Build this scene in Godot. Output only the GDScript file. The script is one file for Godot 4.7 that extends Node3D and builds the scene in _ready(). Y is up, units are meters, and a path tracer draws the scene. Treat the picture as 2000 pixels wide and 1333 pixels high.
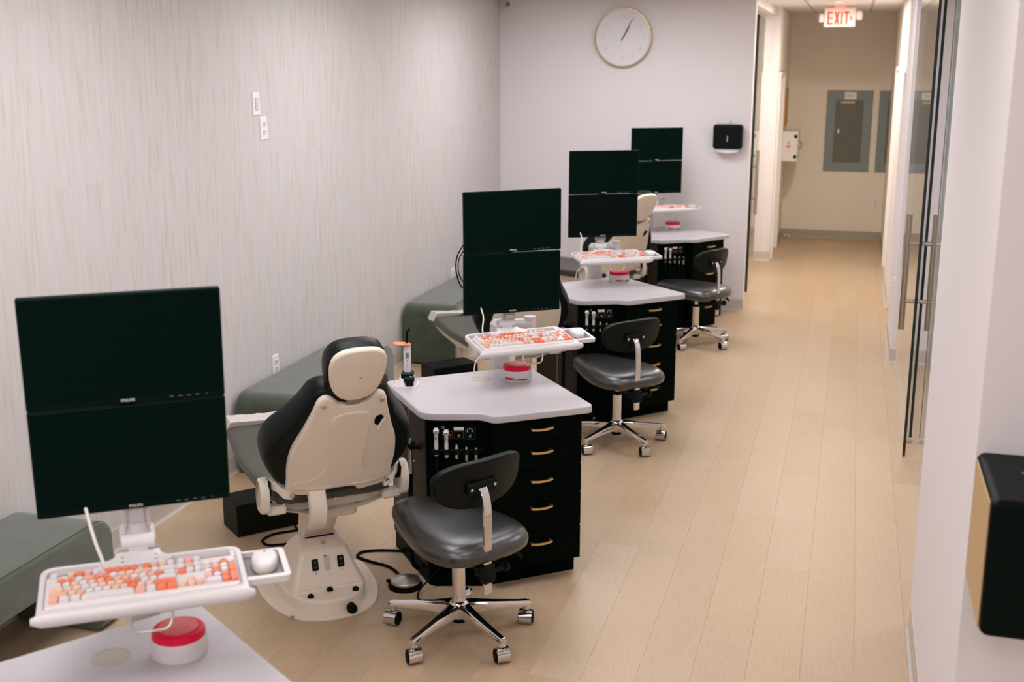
extends Node3D
# An open treatment bay with four side cabinets along a wallpapered wall, looking towards a corridor.

# ------------------------------------------------------------------ mesh builder
class Mb:
	var v := PackedVector3Array()
	var f := PackedInt32Array()
	var t := Transform3D()
	var _f0 := 0

	func p(a: Vector3) -> int:
		v.append(t * a)
		return v.size() - 1

	func q4(a: int, b: int, c: int, d: int) -> void:
		f.append_array(PackedInt32Array([a, b, c, a, c, d]))

	func start() -> void:
		_f0 = f.size()

	func done() -> void:   # turn a closed piece right side out
		var vol := 0.0
		var c := v[f[_f0]]
		for i in range(_f0, f.size(), 3):
			vol += (v[f[i]] - c).dot((v[f[i + 1]] - c).cross(v[f[i + 2]] - c))
		if vol < 0.0:
			for i in range(_f0, f.size(), 3):
				var k := f[i + 1]
				f[i + 1] = f[i + 2]
				f[i + 2] = k

	func box(c: Vector3, s: Vector3, bev := 0.0) -> Mb:
		start()
		var h := s / 2.0
		if bev <= 0.0:
			var i := []
			for k in 8:
				i.append(p(c + Vector3(h.x * (1 if k & 1 else -1), h.y * (1 if k & 2 else -1), h.z * (1 if k & 4 else -1))))
			q4(i[0], i[2], i[3], i[1]); q4(i[4], i[5], i[7], i[6]); q4(i[0], i[1], i[5], i[4])
			q4(i[2], i[6], i[7], i[3]); q4(i[0], i[4], i[6], i[2]); q4(i[1], i[3], i[7], i[5])
			done()
			return self
		var b := minf(bev, minf(h.x, minf(h.y, h.z)) * 0.98)
		var id := {}
		for sx in [-1, 1]:
			for sy in [-1, 1]:
				for sz in [-1, 1]:
					id[[0, sx, sy, sz]] = p(c + Vector3(sx * h.x, sy * (h.y - b), sz * (h.z - b)))
					id[[1, sx, sy, sz]] = p(c + Vector3(sx * (h.x - b), sy * h.y, sz * (h.z - b)))
					id[[2, sx, sy, sz]] = p(c + Vector3(sx * (h.x - b), sy * (h.y - b), sz * h.z))
		var cc := t * c
		for s1 in [-1, 1]:
			_out([id[[0, s1, -1, -1]], id[[0, s1, 1, -1]], id[[0, s1, 1, 1]], id[[0, s1, -1, 1]]], cc)
			_out([id[[1, -1, s1, -1]], id[[1, 1, s1, -1]], id[[1, 1, s1, 1]], id[[1, -1, s1, 1]]], cc)
			_out([id[[2, -1, -1, s1]], id[[2, 1, -1, s1]], id[[2, 1, 1, s1]], id[[2, -1, 1, s1]]], cc)
			for s2 in [-1, 1]:
				_out([id[[0, s1, s2, -1]], id[[0, s1, s2, 1]], id[[1, s1, s2, 1]], id[[1, s1, s2, -1]]], cc)
				_out([id[[0, s1, -1, s2]], id[[0, s1, 1, s2]], id[[2, s1, 1, s2]], id[[2, s1, -1, s2]]], cc)
				_out([id[[1, -1, s1, s2]], id[[1, 1, s1, s2]], id[[2, 1, s1, s2]], id[[2, -1, s1, s2]]], cc)
				for s3 in [-1, 1]:
					_out([id[[0, s1, s2, s3]], id[[1, s1, s2, s3]], id[[2, s1, s2, s3]]], cc)
		return self

	func _out(ix: Array, c: Vector3) -> void:
		var a := v[ix[0]]
		var n := (v[ix[1]] - a).cross(v[ix[2]] - a)
		if n.dot(a - c) < 0.0:
			ix.reverse()
		for k in range(1, ix.size() - 1):
			f.append_array(PackedInt32Array([ix[0], ix[k], ix[k + 1]]))

	func loft(rings: Array, caps := true, closed := false) -> Mb:   # rings of equal count
		start()
		var n: int = rings[0].size()
		var ids := []
		for r in rings:
			var row := PackedInt32Array()
			for a in r:
				row.append(p(a))
			ids.append(row)
		var m := rings.size()
		for i in (m if closed else m - 1):
			var A: PackedInt32Array = ids[i]
			var B: PackedInt32Array = ids[(i + 1) % m]
			for k in n:
				q4(A[k], A[(k + 1) % n], B[(k + 1) % n], B[k])
		if caps and not closed:
			for e in [0, m - 1]:
				var c := Vector3.ZERO
				for a in rings[e]:
					c += a
				var ci := p(c / n)
				for k in n:
					if e == 0:
						f.append_array(PackedInt32Array([ci, ids[e][(k + 1) % n], ids[e][k]]))
					else:
						f.append_array(PackedInt32Array([ci, ids[e][k], ids[e][(k + 1) % n]]))
		done()
		return self

	func prism(poly: PackedVector2Array, y0: float, y1: float, bt := 0.0, bb := 0.0) -> Mb:   # poly in x,z
		start()
		var n := poly.size()
		var rings := []
		if bb > 0.0:
			rings.append([inset(poly, bb), y0])
			rings.append([inset(poly, bb * 0.3), y0 + bb * 0.3])
			rings.append([poly, y0 + bb])
		else:
			rings.append([poly, y0])
		if bt > 0.0:
			rings.append([poly, y1 - bt])
			rings.append([inset(poly, bt * 0.3), y1 - bt * 0.3])
			rings.append([inset(poly, bt), y1])
		else:
			rings.append([poly, y1])
		var ids := []
		for r in rings:
			var row := PackedInt32Array()
			for a in r[0]:
				row.append(p(Vector3(a.x, r[1], a.y)))
			ids.append(row)
		for i in rings.size() - 1:
			for k in n:
				q4(ids[i][k], ids[i][(k + 1) % n], ids[i + 1][(k + 1) % n], ids[i + 1][k])
		var ccw := 0.0
		for k in n:
			ccw += poly[k].cross(poly[(k + 1) % n])
		var last := rings.size() - 1
		for e in [0, last]:
			var tr := Geometry2D.triangulate_polygon(rings[e][0])
			for k in range(0, tr.size(), 3):
				var P: PackedVector2Array = rings[e][0]
				var s := (P[tr[k + 1]] - P[tr[k]]).cross(P[tr[k + 2]] - P[tr[k]])
				if (s * ccw > 0.0) == (e == last):
					f.append_array(PackedInt32Array([ids[e][tr[k]], ids[e][tr[k + 1]], ids[e][tr[k + 2]]]))
				else:
					f.append_array(PackedInt32Array([ids[e][tr[k]], ids[e][tr[k + 2]], ids[e][tr[k + 1]]]))
		done()
		return self

	func inset(poly: PackedVector2Array, d: float) -> PackedVector2Array:
		var n := poly.size()
		var area := 0.0
		for k in n:
			area += poly[k].cross(poly[(k + 1) % n])
		var s := 1.0 if area > 0.0 else -1.0
		var out := PackedVector2Array()
		for k in n:
			var e0 := (poly[k] - poly[(k + n - 1) % n]).normalized()
			var e1 := (poly[(k + 1) % n] - poly[k]).normalized()
			var n0 := Vector2(-e0.y, e0.x) * s
			var n1 := Vector2(-e1.y, e1.x) * s
			var m := (n0 + n1)
			var l := m.length_squared()
			out.append(poly[k] + (m * (2.0 * d / l) if l > 0.3 else n0 * d))
		return out

	func tube(path: Array, r, sides := 10, closed := false) -> Mb:
		var rings := []
		var n := path.size()
		var up := Vector3.UP
		var prev := Vector3.ZERO
		for i in n:
			var a: Vector3 = path[(i + n - 1) % n] if (closed or i > 0) else path[i]
			var b: Vector3 = path[(i + 1) % n] if (closed or i < n - 1) else path[i]
			var d := (b - a).normalized()
			if i == 0:
				up = Vector3.UP if absf(d.y) < 0.9 else Vector3.RIGHT
				up = (up - d * up.dot(d)).normalized()
			else:
				up = (up - d * up.dot(d)).normalized()
			var side := d.cross(up)
			var rr: float = r[i] if r is Array else r
			var ring := []
			for k in sides:
				var an := TAU * k / sides
				ring.append(path[i] + (up * cos(an) + side * sin(an)) * rr)
			rings.append(ring)
		return loft(rings, true, closed)

	func lathe(prof: Array, sides := 20, c := Vector3.ZERO) -> Mb:   # prof: Vector2(radius, y) along the surface
		start()
		var ids := []
		for a in prof:
			var row := PackedInt32Array()
			if a.x < 1e-5:
				row.append(p(c + Vector3(0, a.y, 0)))
			else:
				for k in sides:
					row.append(p(c + Vector3(a.x * sin(TAU * k / sides), a.y, a.x * cos(TAU * k / sides))))
			ids.append(row)
		for i in prof.size() - 1:
			var A: PackedInt32Array = ids[i]
			var B: PackedInt32Array = ids[i + 1]
			for k in sides:
				var k1 := (k + 1) % sides
				if A.size() == 1 and B.size() > 1:
					f.append_array(PackedInt32Array([A[0], B[k1], B[k]]))
				elif B.size() == 1 and A.size() > 1:
					f.append_array(PackedInt32Array([A[k], A[k1], B[0]]))
				elif A.size() > 1:
					q4(A[k], A[k1], B[k1], B[k])
		for e in [0, prof.size() - 1]:
			if ids[e].size() > 1:
				var ci := p(c + Vector3(0, prof[e].y, 0))
				for k in sides:
					if e == 0:
						f.append_array(PackedInt32Array([ci, ids[e][(k + 1) % sides], ids[e][k]]))
					else:
						f.append_array(PackedInt32Array([ci, ids[e][k], ids[e][(k + 1) % sides]]))
		done()
		return self

	func text(s: String, size: float, depth: float, at: Transform3D, weight := 400) -> Mb:
		var tm := TextMesh.new()
		var sf := SystemFont.new()
		sf.font_names = PackedStringArray(["Droid Sans"])
		sf.font_weight = weight
		tm.font = sf
		tm.text = s
		tm.font_size = 64
		tm.pixel_size = size / 64.0
		tm.depth = depth
		tm.curve_step = 1.0
		var a := tm.get_mesh_arrays()
		if a.size() and a[Mesh.ARRAY_VERTEX] != null:
			var base := v.size()
			for x in a[Mesh.ARRAY_VERTEX]:
				v.append(t * (at * x))
			var ix = a[Mesh.ARRAY_INDEX]
			for k in range(0, ix.size(), 3):
				f.append_array(PackedInt32Array([base + ix[k], base + ix[k + 2], base + ix[k + 1]]))
		return self

	func mesh(crease := 44.0, uv := false, uvt := Transform3D()) -> ArrayMesh:
		var nt := f.size() / 3
		var fn := PackedVector3Array(); fn.resize(nt)
		var fu := PackedVector3Array(); fu.resize(nt)
		var key := {}
		var vid := PackedInt32Array(); vid.resize(v.size())
		for i in v.size():
			var k := Vector3i((v[i] * 20000.0).round())
			var g = key.get(k, -1)
			if g < 0:
				g = key.size()
				key[k] = g
			vid[i] = g
		var cnt := PackedInt32Array(); cnt.resize(key.size() + 1)
		for i in nt:
			var a := v[f[i * 3]]
			var n := (v[f[i * 3 + 1]] - a).cross(v[f[i * 3 + 2]] - a)
			fn[i] = n
			fu[i] = n.normalized()
			for k in 3:
				cnt[vid[f[i * 3 + k]] + 1] += 1
		for i in range(1, cnt.size()):
			cnt[i] += cnt[i - 1]
		var fill := cnt.duplicate()
		var adj := PackedInt32Array(); adj.resize(nt * 3)
		for i in nt:
			for k in 3:
				var g := vid[f[i * 3 + k]]
				adj[fill[g]] = i
				fill[g] += 1
		var cc := cos(deg_to_rad(crease))
		var P := PackedVector3Array(); P.resize(nt * 3)
		var N := PackedVector3Array(); N.resize(nt * 3)
		var U := PackedVector2Array()
		if uv:
			U.resize(nt * 3)
		for i in nt:
			for k in 3:
				var o: int = i * 3 + [0, 2, 1][k]
				var vi := f[i * 3 + k]
				var g := vid[vi]
				var s := Vector3.ZERO
				for j in range(cnt[g], cnt[g + 1]):
					if fu[adj[j]].dot(fu[i]) > cc:
						s += fn[adj[j]]
				P[o] = v[vi]
				N[o] = s.normalized() if s.length_squared() > 1e-20 else Vector3.UP
				if uv:
					var w := uvt * v[vi]
					U[o] = Vector2(w.x, w.y)
		var arr := []
		arr.resize(Mesh.ARRAY_MAX)
		arr[Mesh.ARRAY_VERTEX] = P
		arr[Mesh.ARRAY_NORMAL] = N
		if uv:
			arr[Mesh.ARRAY_TEX_UV] = U
		var am := ArrayMesh.new()
		am.add_surface_from_arrays(Mesh.PRIMITIVE_TRIANGLES, arr)
		return am

# ------------------------------------------------------------------ naming and placing
var taken := {}
var M := {}
var rng := RandomNumberGenerator.new()

func mb() -> Mb:
	return Mb.new()

func numbered(n: String) -> String:
	var k: int = taken.get(n, 0)
	taken[n] = k + 1
	return n if k == 0 else "%s_%03d" % [n, k]

func meta(o: Node, label: String, cat := "", group := "", kind := "") -> Node:
	if label: o.set_meta("label", label)
	if cat: o.set_meta("category", cat)
	if group: o.set_meta("group", group)
	if kind: o.set_meta("kind", kind)
	return o

func thing(n: String, label: String, cat: String, at := Vector3.ZERO, turn := 0.0, group := "") -> Node3D:
	var o := Node3D.new()
	o.name = numbered(n)
	add_child(o, true)
	o.position = at
	o.rotation.y = turn
	meta(o, label, cat, group)
	return o

func part(n: String, b, m: Material, parent: Node3D, crease := 44.0) -> MeshInstance3D:
	var o := MeshInstance3D.new()
	o.mesh = b.mesh(crease) if b is Mb else b
	o.material_override = m
	o.name = n if parent != self else numbered(n)
	o.cast_shadow = GeometryInstance3D.SHADOW_CASTING_SETTING_ON
	parent.add_child(o, true)
	return o

func struct(n: String, b, m: Material) -> MeshInstance3D:
	var o := part(n, b, m, self)
	o.set_meta("kind", "structure")
	return o

func slab(n: String, a: Vector3, b: Vector3, m: Material) -> MeshInstance3D:
	var o := struct(n, mb().box(Vector3.ZERO, (b - a).abs()), m)
	o.position = (a + b) / 2.0
	return o

func copy(src: Node3D, label: String, at: Vector3, turn: float) -> Node3D:
	var o: Node3D = src.duplicate()
	o.name = numbered(String(src.get_meta("base", src.name)))
	add_child(o, true)
	o.position = at
	o.rotation.y = turn
	o.set_meta("label", label)
	return o

func mat(n: String, c: Color, rough := 0.5, metal := 0.0, spec := 0.5) -> StandardMaterial3D:
	var m := StandardMaterial3D.new()
	m.resource_name = n
	m.albedo_color = c
	m.roughness = rough
	m.metallic = metal
	m.metallic_specular = spec
	M[n] = m
	return m

func lin(r: float, g: float, b: float) -> Color:
	return Color(r, g, b).linear_to_srgb()

func smooth(pts: Array, per := 6) -> Array:   # Catmull-Rom
	var out := []
	var n := pts.size()
	for i in n - 1:
		var p0: Vector3 = pts[maxi(i - 1, 0)]
		var p1: Vector3 = pts[i]
		var p2: Vector3 = pts[i + 1]
		var p3: Vector3 = pts[mini(i + 2, n - 1)]
		for k in per:
			var u := float(k) / per
			out.append(0.5 * ((2.0 * p1) + (p2 - p0) * u + (2.0 * p0 - 5.0 * p1 + 4.0 * p2 - p3) * u * u + (3.0 * p1 - p0 - 3.0 * p2 + p3) * u * u * u))
	out.append(pts[n - 1])
	return out

func rrect(hx: float, hz: float, r: float, seg := 5, c := Vector2.ZERO) -> PackedVector2Array:
	var out := PackedVector2Array()
	for k in 4:
		var s: Vector2 = [Vector2(1, 1), Vector2(-1, 1), Vector2(-1, -1), Vector2(1, -1)][k]
		for j in seg + 1:
			var a := PI / 2.0 * (k + float(j) / seg)
			out.append(c + Vector2(s.x * (hx - r), s.y * (hz - r)) + Vector2(cos(a), sin(a)) * r)
	return out

func round_poly(pts: Array, r: Array, seg := 5) -> PackedVector2Array:   # rounds each corner by its own radius
	var out := PackedVector2Array()
	var n := pts.size()
	for k in n:
		var a: Vector2 = pts[(k + n - 1) % n]
		var b: Vector2 = pts[k]
		var c: Vector2 = pts[(k + 1) % n]
		if r[k] <= 0.0:
			out.append(b)
			continue
		var p0: Vector2 = b + (a - b).normalized() * minf(r[k], a.distance_to(b) * 0.49)
		var p1: Vector2 = b + (c - b).normalized() * minf(r[k], c.distance_to(b) * 0.49)
		for j in seg + 1:
			var u := float(j) / seg
			out.append(p0 * (1 - u) * (1 - u) + b * 2.0 * u * (1 - u) + p1 * u * u)
	return out

func superell(a: float, b: float, e: float, n := 36) -> PackedVector2Array:
	var out := PackedVector2Array()
	for k in n:
		var t := TAU * k / n
		out.append(Vector2(a * signf(cos(t)) * pow(absf(cos(t)), 2.0 / e), b * signf(sin(t)) * pow(absf(sin(t)), 2.0 / e)))
	return out

func basis_from(x: Vector3, y: Vector3, z: Vector3, o := Vector3.ZERO) -> Transform3D:
	return Transform3D(Basis(x, y, z), o)

# ------------------------------------------------------------------ textures
func tiled(nz: FastNoiseLite, x: float, y: float, w: float, h: float, sx: float, sy: float) -> float:
	var u := x / w
	return nz.get_noise_2d(x * sx, y * sy) * u + nz.get_noise_2d((x + w) * sx, y * sy) * (1.0 - u)

func make_wallpaper() -> ImageTexture:
	var W := 640
	var H := 1024
	var img := Image.create(W, H, true, Image.FORMAT_RGB8)
	var n1 := FastNoiseLite.new(); n1.seed = 3; n1.frequency = 1.0; n1.fractal_octaves = 2
	var n2 := FastNoiseLite.new(); n2.seed = 8; n2.frequency = 1.0; n2.fractal_octaves = 2
	var base := Color(0.800, 0.782, 0.772)
	var tan_c := Color(0.705, 0.640, 0.550)
	var pale := Color(0.838, 0.832, 0.836)
	for y in H:
		for x in W:
			var a := tiled(n1, x, y, W, H, 0.085, 0.0032)
			var b := tiled(n2, x, y, W, H, 0.16, 0.007)
			var c := tiled(n2, x, y + 500, W, H, 0.014, 0.004)
			var k := clampf((a + 0.35 * c) * 2.2 - 0.10, 0.0, 1.0) * clampf(b * 1.6 + 0.55, 0.0, 1.0)
			var w := clampf(-a * 1.6 + b * 0.4, 0.0, 1.0)
			img.set_pixel(x, y, base.lerp(tan_c, k * 0.34).lerp(pale, w * 0.35))
	img.generate_mipmaps()
	return ImageTexture.create_from_image(img)

func make_wood() -> ImageTexture:   # 1.0 m wide, 2.0 m long; u across the grain
	var W := 512
	var H := 1024
	var img := Image.create(W, H, true, Image.FORMAT_RGB8)
	var n1 := FastNoiseLite.new(); n1.seed = 21; n1.frequency = 1.0; n1.fractal_octaves = 3
	var n2 := FastNoiseLite.new(); n2.seed = 5; n2.frequency = 1.0; n2.fractal_octaves = 2
	var lo := Color(0.695, 0.596, 0.480)
	var hi := Color(0.755, 0.668, 0.560)
	for y in H:
		for x in W:
			var warp := n1.get_noise_2d(x * 0.006, y * 0.0022) * 5.0
			var ring := 0.5 + 0.5 * sin((x * 0.035 + warp * 3.2) * 3.0)
			var fine := n2.get_noise_2d(x * 0.45, y * 0.012)
			var k := clampf(0.55 + 0.14 * (ring - 0.5) + 0.42 * fine + 0.18 * n1.get_noise_2d(x * 0.004 + 40.0, y * 0.002), 0.0, 1.0)
			img.set_pixel(x, y, lo.lerp(hi, k))
	img.generate_mipmaps()
	return ImageTexture.create_from_image(img)

func make_sticker() -> ImageTexture:   # small print, a symbol and a code-free block
	var img := Image.create(48, 160, false, Image.FORMAT_RGB8)
	img.fill(Color(0.86, 0.84, 0.8))
	var r := RandomNumberGenerator.new()
	r.seed = 4
	img.fill_rect(Rect2i(4, 20, 26, 5), Color(0.1, 0.1, 0.1))
	var y := 30
	while y < 118:
		var x := 4
		while x < 40:
			var w := r.randi_range(2, 7)
			img.fill_rect(Rect2i(x, y, mini(w, 42 - x), 2), Color(0.3, 0.3, 0.3))
			x += w + r.randi_range(1, 3)
		y += 5
	return ImageTexture.create_from_image(img)

func noise_tex(seed_: int, freq: float, a: Color, b: Color, size := 256, bump := false) -> NoiseTexture2D:
	var n := FastNoiseLite.new()
	n.seed = seed_
	n.frequency = freq
	n.fractal_octaves = 3
	var tx := NoiseTexture2D.new()
	tx.width = size
	tx.height = size
	tx.seamless = true
	tx.noise = n
	if bump:
		tx.as_normal_map = true
		tx.bump_strength = 3.0
	else:
		var g := Gradient.new()
		g.set_color(0, a)
		g.set_color(1, b)
		tx.color_ramp = g
	return tx

func materials() -> void:
	var m: StandardMaterial3D
	m = mat("wallpaper", Color(1, 1, 1), 0.75)
	m.albedo_texture = make_wallpaper()
	m.uv1_triplanar = true; m.uv1_world_triplanar = true; m.uv1_scale = Vector3(0.62, 0.62, 0.62)
	mat("wall", Color(0.895, 0.868, 0.868), 0.7)
	mat("hall_wall", Color(0.925, 0.885, 0.83), 0.7)
	mat("ceiling", Color(0.93, 0.915, 0.90), 0.85)
	mat("grid", Color(0.80, 0.77, 0.73), 0.6)
	mat("trim", Color(0.93, 0.915, 0.91), 0.5)
	mat("cove", Color(0.775, 0.735, 0.690), 0.55)
	mat("cove_hall", Color(0.66, 0.63, 0.56), 0.55)
	var wood := make_wood()
	for k in 4:
		m = mat("plank%d" % k, [Color(1, 1, 1), Color(0.985, 0.98, 0.97), Color(0.975, 0.96, 0.945), Color(1.0, 0.985, 0.96)][k], 0.42)
		m.albedo_texture = wood
	m = mat("slab_wood", Color(1, 1, 1), 0.5)
	m.albedo_texture = wood; m.uv1_triplanar = true; m.uv1_world_triplanar = true
	m = mat("laminate", lin(0.0014, 0.0046, 0.0026), 0.45, 0.0, 0.10)
	m.albedo_texture = noise_tex(7, 0.02, Color(0.75, 0.72, 0.66), Color(1, 1, 1))
	m.uv1_triplanar = true; m.uv1_scale = Vector3(7, 1.2, 7)
	m = mat("laminate_side", lin(0.021, 0.0155, 0.011), 0.4, 0.0, 0.4)
	mat("panel_black", lin(0.0008, 0.0038, 0.0024), 0.36, 0.0, 0.10)
	mat("solid_surface", Color(0.725, 0.708, 0.716), 0.38)
	mat("grommet", Color(0.70, 0.675, 0.63), 0.5)
	mat("brass", Color(0.84, 0.71, 0.48), 0.34, 1.0)
	mat("gold_rim", Color(0.74, 0.66, 0.50), 0.28, 1.0)
	mat("chrome", Color(0.86, 0.85, 0.84), 0.06, 1.0)
	mat("steel", Color(0.82, 0.81, 0.78), 0.36, 1.0)
	mat("brushed", Color(0.70, 0.67, 0.61), 0.34, 1.0)
	var grain := noise_tex(11, 0.09, Color.BLACK, Color.WHITE, 256, true)
	for q in [["vinyl", lin(0.0016, 0.0040, 0.0028), 0.42, 0.30], ["stool_vinyl", lin(0.0055, 0.0070, 0.0054), 0.31, 1.0]]:
		m = mat(q[0], q[1], q[2], 0.0, q[3])
		m.normal_enabled = true
		m.normal_texture = grain
		m.normal_scale = 0.12; m.uv1_triplanar = true; m.uv1_scale = Vector3(6, 6, 6)
	m.clearcoat_enabled = true; m.clearcoat = 0.5; m.clearcoat_roughness = 0.34
	mat("seat_vinyl", lin(0.048, 0.046, 0.033), 0.42)
	mat("black_plastic", lin(0.0014, 0.0048, 0.0032), 0.42, 0.0, 0.25)
	mat("rubber", lin(0.0012, 0.0036, 0.0026), 0.6, 0.0, 0.2)
	mat("gloss_black", lin(0.0012, 0.0050, 0.0034), 0.42, 0.0, 0.18)
	mat("screen", lin(0.0016, 0.0078, 0.0055), 0.36, 0.0, 0.10)
	mat("screen_gloss", lin(0.0008, 0.0042, 0.0030), 0.05, 0.0, 0.22)
	mat("bezel", lin(0.0018, 0.0085, 0.0062), 0.42, 0.0, 0.14)
	mat("silver_print", Color(0.82, 0.82, 0.80), 0.4)
	mat("dim_print", Color(0.36, 0.39, 0.38), 0.5)
	mat("white_plastic", Color(0.825, 0.805, 0.800), 0.42)
	mat("tray_grey", Color(0.44, 0.44, 0.41), 0.5)
	mat("beige_shell", Color(0.90, 0.85, 0.785), 0.4)
	mat("beige_light", Color(0.88, 0.845, 0.79), 0.4)
	mat("key_white", Color(0.86, 0.835, 0.83), 0.4)
	mat("key_peach", Color(0.90, 0.76, 0.66), 0.4)
	mat("key_pink", Color(0.92, 0.69, 0.62), 0.4)
	mat("key_orange", Color(0.92, 0.50, 0.37), 0.4)
	m = mat("velvet", Color(1, 1, 1), 0.85)
	m.albedo_texture = noise_tex(31, 0.012, Color(0.215, 0.245, 0.190), Color(0.285, 0.315, 0.250))
	m.uv1_triplanar = true; m.uv1_scale = Vector3(2.2, 2.2, 2.2)
	m.rim_enabled = true; m.rim = 1.0; m.rim_tint = 0.05
	mat("piping", Color(0.26, 0.31, 0.24), 0.8)
	mat("tan_panel", Color(0.74, 0.61, 0.42), 0.45)
	mat("black_board", lin(0.0028, 0.0050, 0.0032), 0.5, 0.0, 0.3)
	mat("lid_red", lin(0.74, 0.006, 0.045), 0.32, 0.0, 0.3)
	mat("lid_pale", lin(0.74, 0.13, 0.12), 0.35)
	mat("jar_white", Color(0.84, 0.81, 0.81), 0.35)
	mat("print_black", Color(0.08, 0.08, 0.08), 0.5)
	mat("label_red", lin(0.55, 0.02, 0.04), 0.4)
	mat("amber", Color(0.95, 0.55, 0.24), 0.25)
	mat("cord_white", Color(0.88, 0.86, 0.84), 0.45)
	mat("cord_red", lin(0.62, 0.055, 0.015), 0.4)
	mat("clock_face", Color(0.885, 0.865, 0.875), 0.5)
	mat("numeral", Color(0.80, 0.79, 0.80), 0.4)
	mat("hand", Color(0.33, 0.31, 0.29), 0.3, 0.6)
	mat("panel_grey", Color(0.50, 0.545, 0.55), 0.5)
	mat("panel_door", Color(0.385, 0.395, 0.345), 0.5)
	mat("paper", Color(0.92, 0.91, 0.92), 0.7)
	mat("tan_label", Color(0.83, 0.70, 0.50), 0.6)
	mat("oak", Color(0.72, 0.50, 0.24), 0.5)
	mat("art", Color(0.80, 0.68, 0.45), 0.6)
	mat("aed_red", Color(0.86, 0.24, 0.10), 0.5)
	mat("film", Color(0.86, 0.83, 0.80), 0.22)
	m = mat("film_clear", Color(0.90, 0.88, 0.85, 0.52), 0.18)
	m.transparency = BaseMaterial3D.TRANSPARENCY_ALPHA
	m = mat("sticker", Color(1, 1, 1), 0.5)
	m.albedo_texture = make_sticker()
	m = mat("switch_green", Color(0.05, 0.35, 0.12), 0.4)
	m.emission_enabled = true; m.emission = Color(0.05, 0.5, 0.16); m.emission_energy_multiplier = 0.22
	m = mat("glass", Color(0.86, 0.93, 0.90, 0.10), 0.0)
	m.transparency = BaseMaterial3D.TRANSPARENCY_ALPHA
	mat("glass_edge", lin(0.004, 0.012, 0.010), 0.2)
	m = mat("exit_red", Color(1.0, 0.22, 0.12), 0.5)
	m.emission_enabled = true; m.emission = Color(1.0, 0.20, 0.10); m.emission_energy_multiplier = 1.2
	m = mat("lamp_glow", Color(1, 1, 1), 0.5)
	m.emission_enabled = true; m.emission = Color(1.0, 0.97, 0.94); m.emission_energy_multiplier = 2.2
	mat("knob_orange", Color(0.60, 0.33, 0.19), 0.35)
	mat("knob_red", Color(0.75, 0.08, 0.06), 0.35)
	mat("knob_grey", Color(0.45, 0.45, 0.44), 0.3, 0.7)

# ------------------------------------------------------------------ light
func area_light(at: Vector3, size: Vector2, energy: float, col: Color) -> void:
	var l := AreaLight3D.new()
	l.name = numbered("panel_glow")
	add_child(l, true)
	l.area_size = size
	l.light_energy = energy
	l.light_color = col
	l.area_range = 14.0
	l.area_attenuation = 2.0
	l.shadow_enabled = true
	l.position = at
	l.rotation_degrees = Vector3(-90, 0, 0)

func ceiling_panel(x: float, z: float, sx: float, sz: float, energy: float, col: Color, where: String) -> void:
	var o := thing("ceiling_light", "flat white ceiling light panel " + where, "light", Vector3(x, 2.65, z))
	part("frame", mb().prism(rrect(sx / 2 + 0.02, sz / 2 + 0.02, 0.01, 2), -0.012, 0.0), M.trim, o)
	part("diffuser", mb().prism(rrect(sx / 2, sz / 2, 0.01, 2), -0.016, -0.004), M.lamp_glow, o)
	area_light(Vector3(x, 2.65 - 0.03, z), Vector2(sx, sz), energy, col)

func _ready() -> void:
	rng.seed = 77
	# ---- camera
	var cam := Camera3D.new()
	cam.name = "camera"
	add_child(cam)
	cam.position = Vector3(0, 2.1, 0)
	cam.rotation = Vector3(-0.2336, 0.2791, 0.0)
	cam.near = 0.05
	cam.far = 60.0
	var ca := CameraAttributesPhysical.new()
	ca.frustum_focal_length = 41.34
	ca.frustum_focus_distance = 4.7
	ca.exposure_aperture = 3.6
	ca.exposure_multiplier = 1.0
	cam.attributes = ca
	cam.fov = 32.372
	cam.current = true
	# ---- environment
	var we := WorldEnvironment.new()
	we.name = "environment"
	var e := Environment.new()
	e.background_mode = Environment.BG_COLOR
	e.background_color = Color(0.5, 0.5, 0.5)
	e.tonemap_mode = Environment.TONE_MAPPER_LINEAR
	e.tonemap_exposure = 0.70
	e.sdfgi_enabled = true
	e.ssao_enabled = true
	e.ssil_enabled = true
	we.environment = e
	add_child(we)
	materials()
	# ---- lights
	var cool := Color(0.955, 0.957, 1.0)
	var E := 3.1
	ceiling_panel(-1.75, 1.3, 1.2, 1.2, E * 1.4, cool, "behind the camera")
	ceiling_panel(-1.75, -1.3, 1.2, 1.2, E * 0.8, cool, "above the nearest cabinet")
	ceiling_panel(-1.75, -3.7, 1.2, 1.2, E * 1.2, cool, "above the second cabinet")
	ceiling_panel(-1.75, -6.1, 1.2, 1.2, E * 1.2, cool, "above the third cabinet")
	ceiling_panel(-1.75, -8.5, 1.2, 1.2, E * 1.35, cool, "above the farthest cabinet")
	ceiling_panel(-0.25, 0.6, 0.6, 1.2, E * 1.35, cool, "over the aisle behind the camera")
	ceiling_panel(-0.25, -2.3, 0.6, 1.2, E * 0.3, cool, "over the near end of the aisle")
	ceiling_panel(-0.25, -5.2, 0.6, 1.2, E * 0.4, cool, "over the middle of the aisle")
	ceiling_panel(-0.25, -8.4, 0.6, 1.2, E * 0.3, cool, "over the far end of the aisle")
	ceiling_panel(1.9, 0.4, 0.6, 1.2, E, cool, "right of the camera")
	ceiling_panel(1.9, -6.4, 0.6, 1.2, E * 1.9, cool, "in the room behind the right glass door")
	ceiling_panel(-0.2, -10.75, 0.6, 0.6, E * 0.85, Color(1.0, 0.945, 0.87), "over the mouth of the corridor")
	ceiling_panel(-2.0, -11.6, 0.6, 1.2, E * 0.8, cool, "in the room behind the left glass door")
	setting()
	fixtures()
	hall()
	stations()

# ------------------------------------------------------------------ the room
const CH := 2.65

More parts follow.
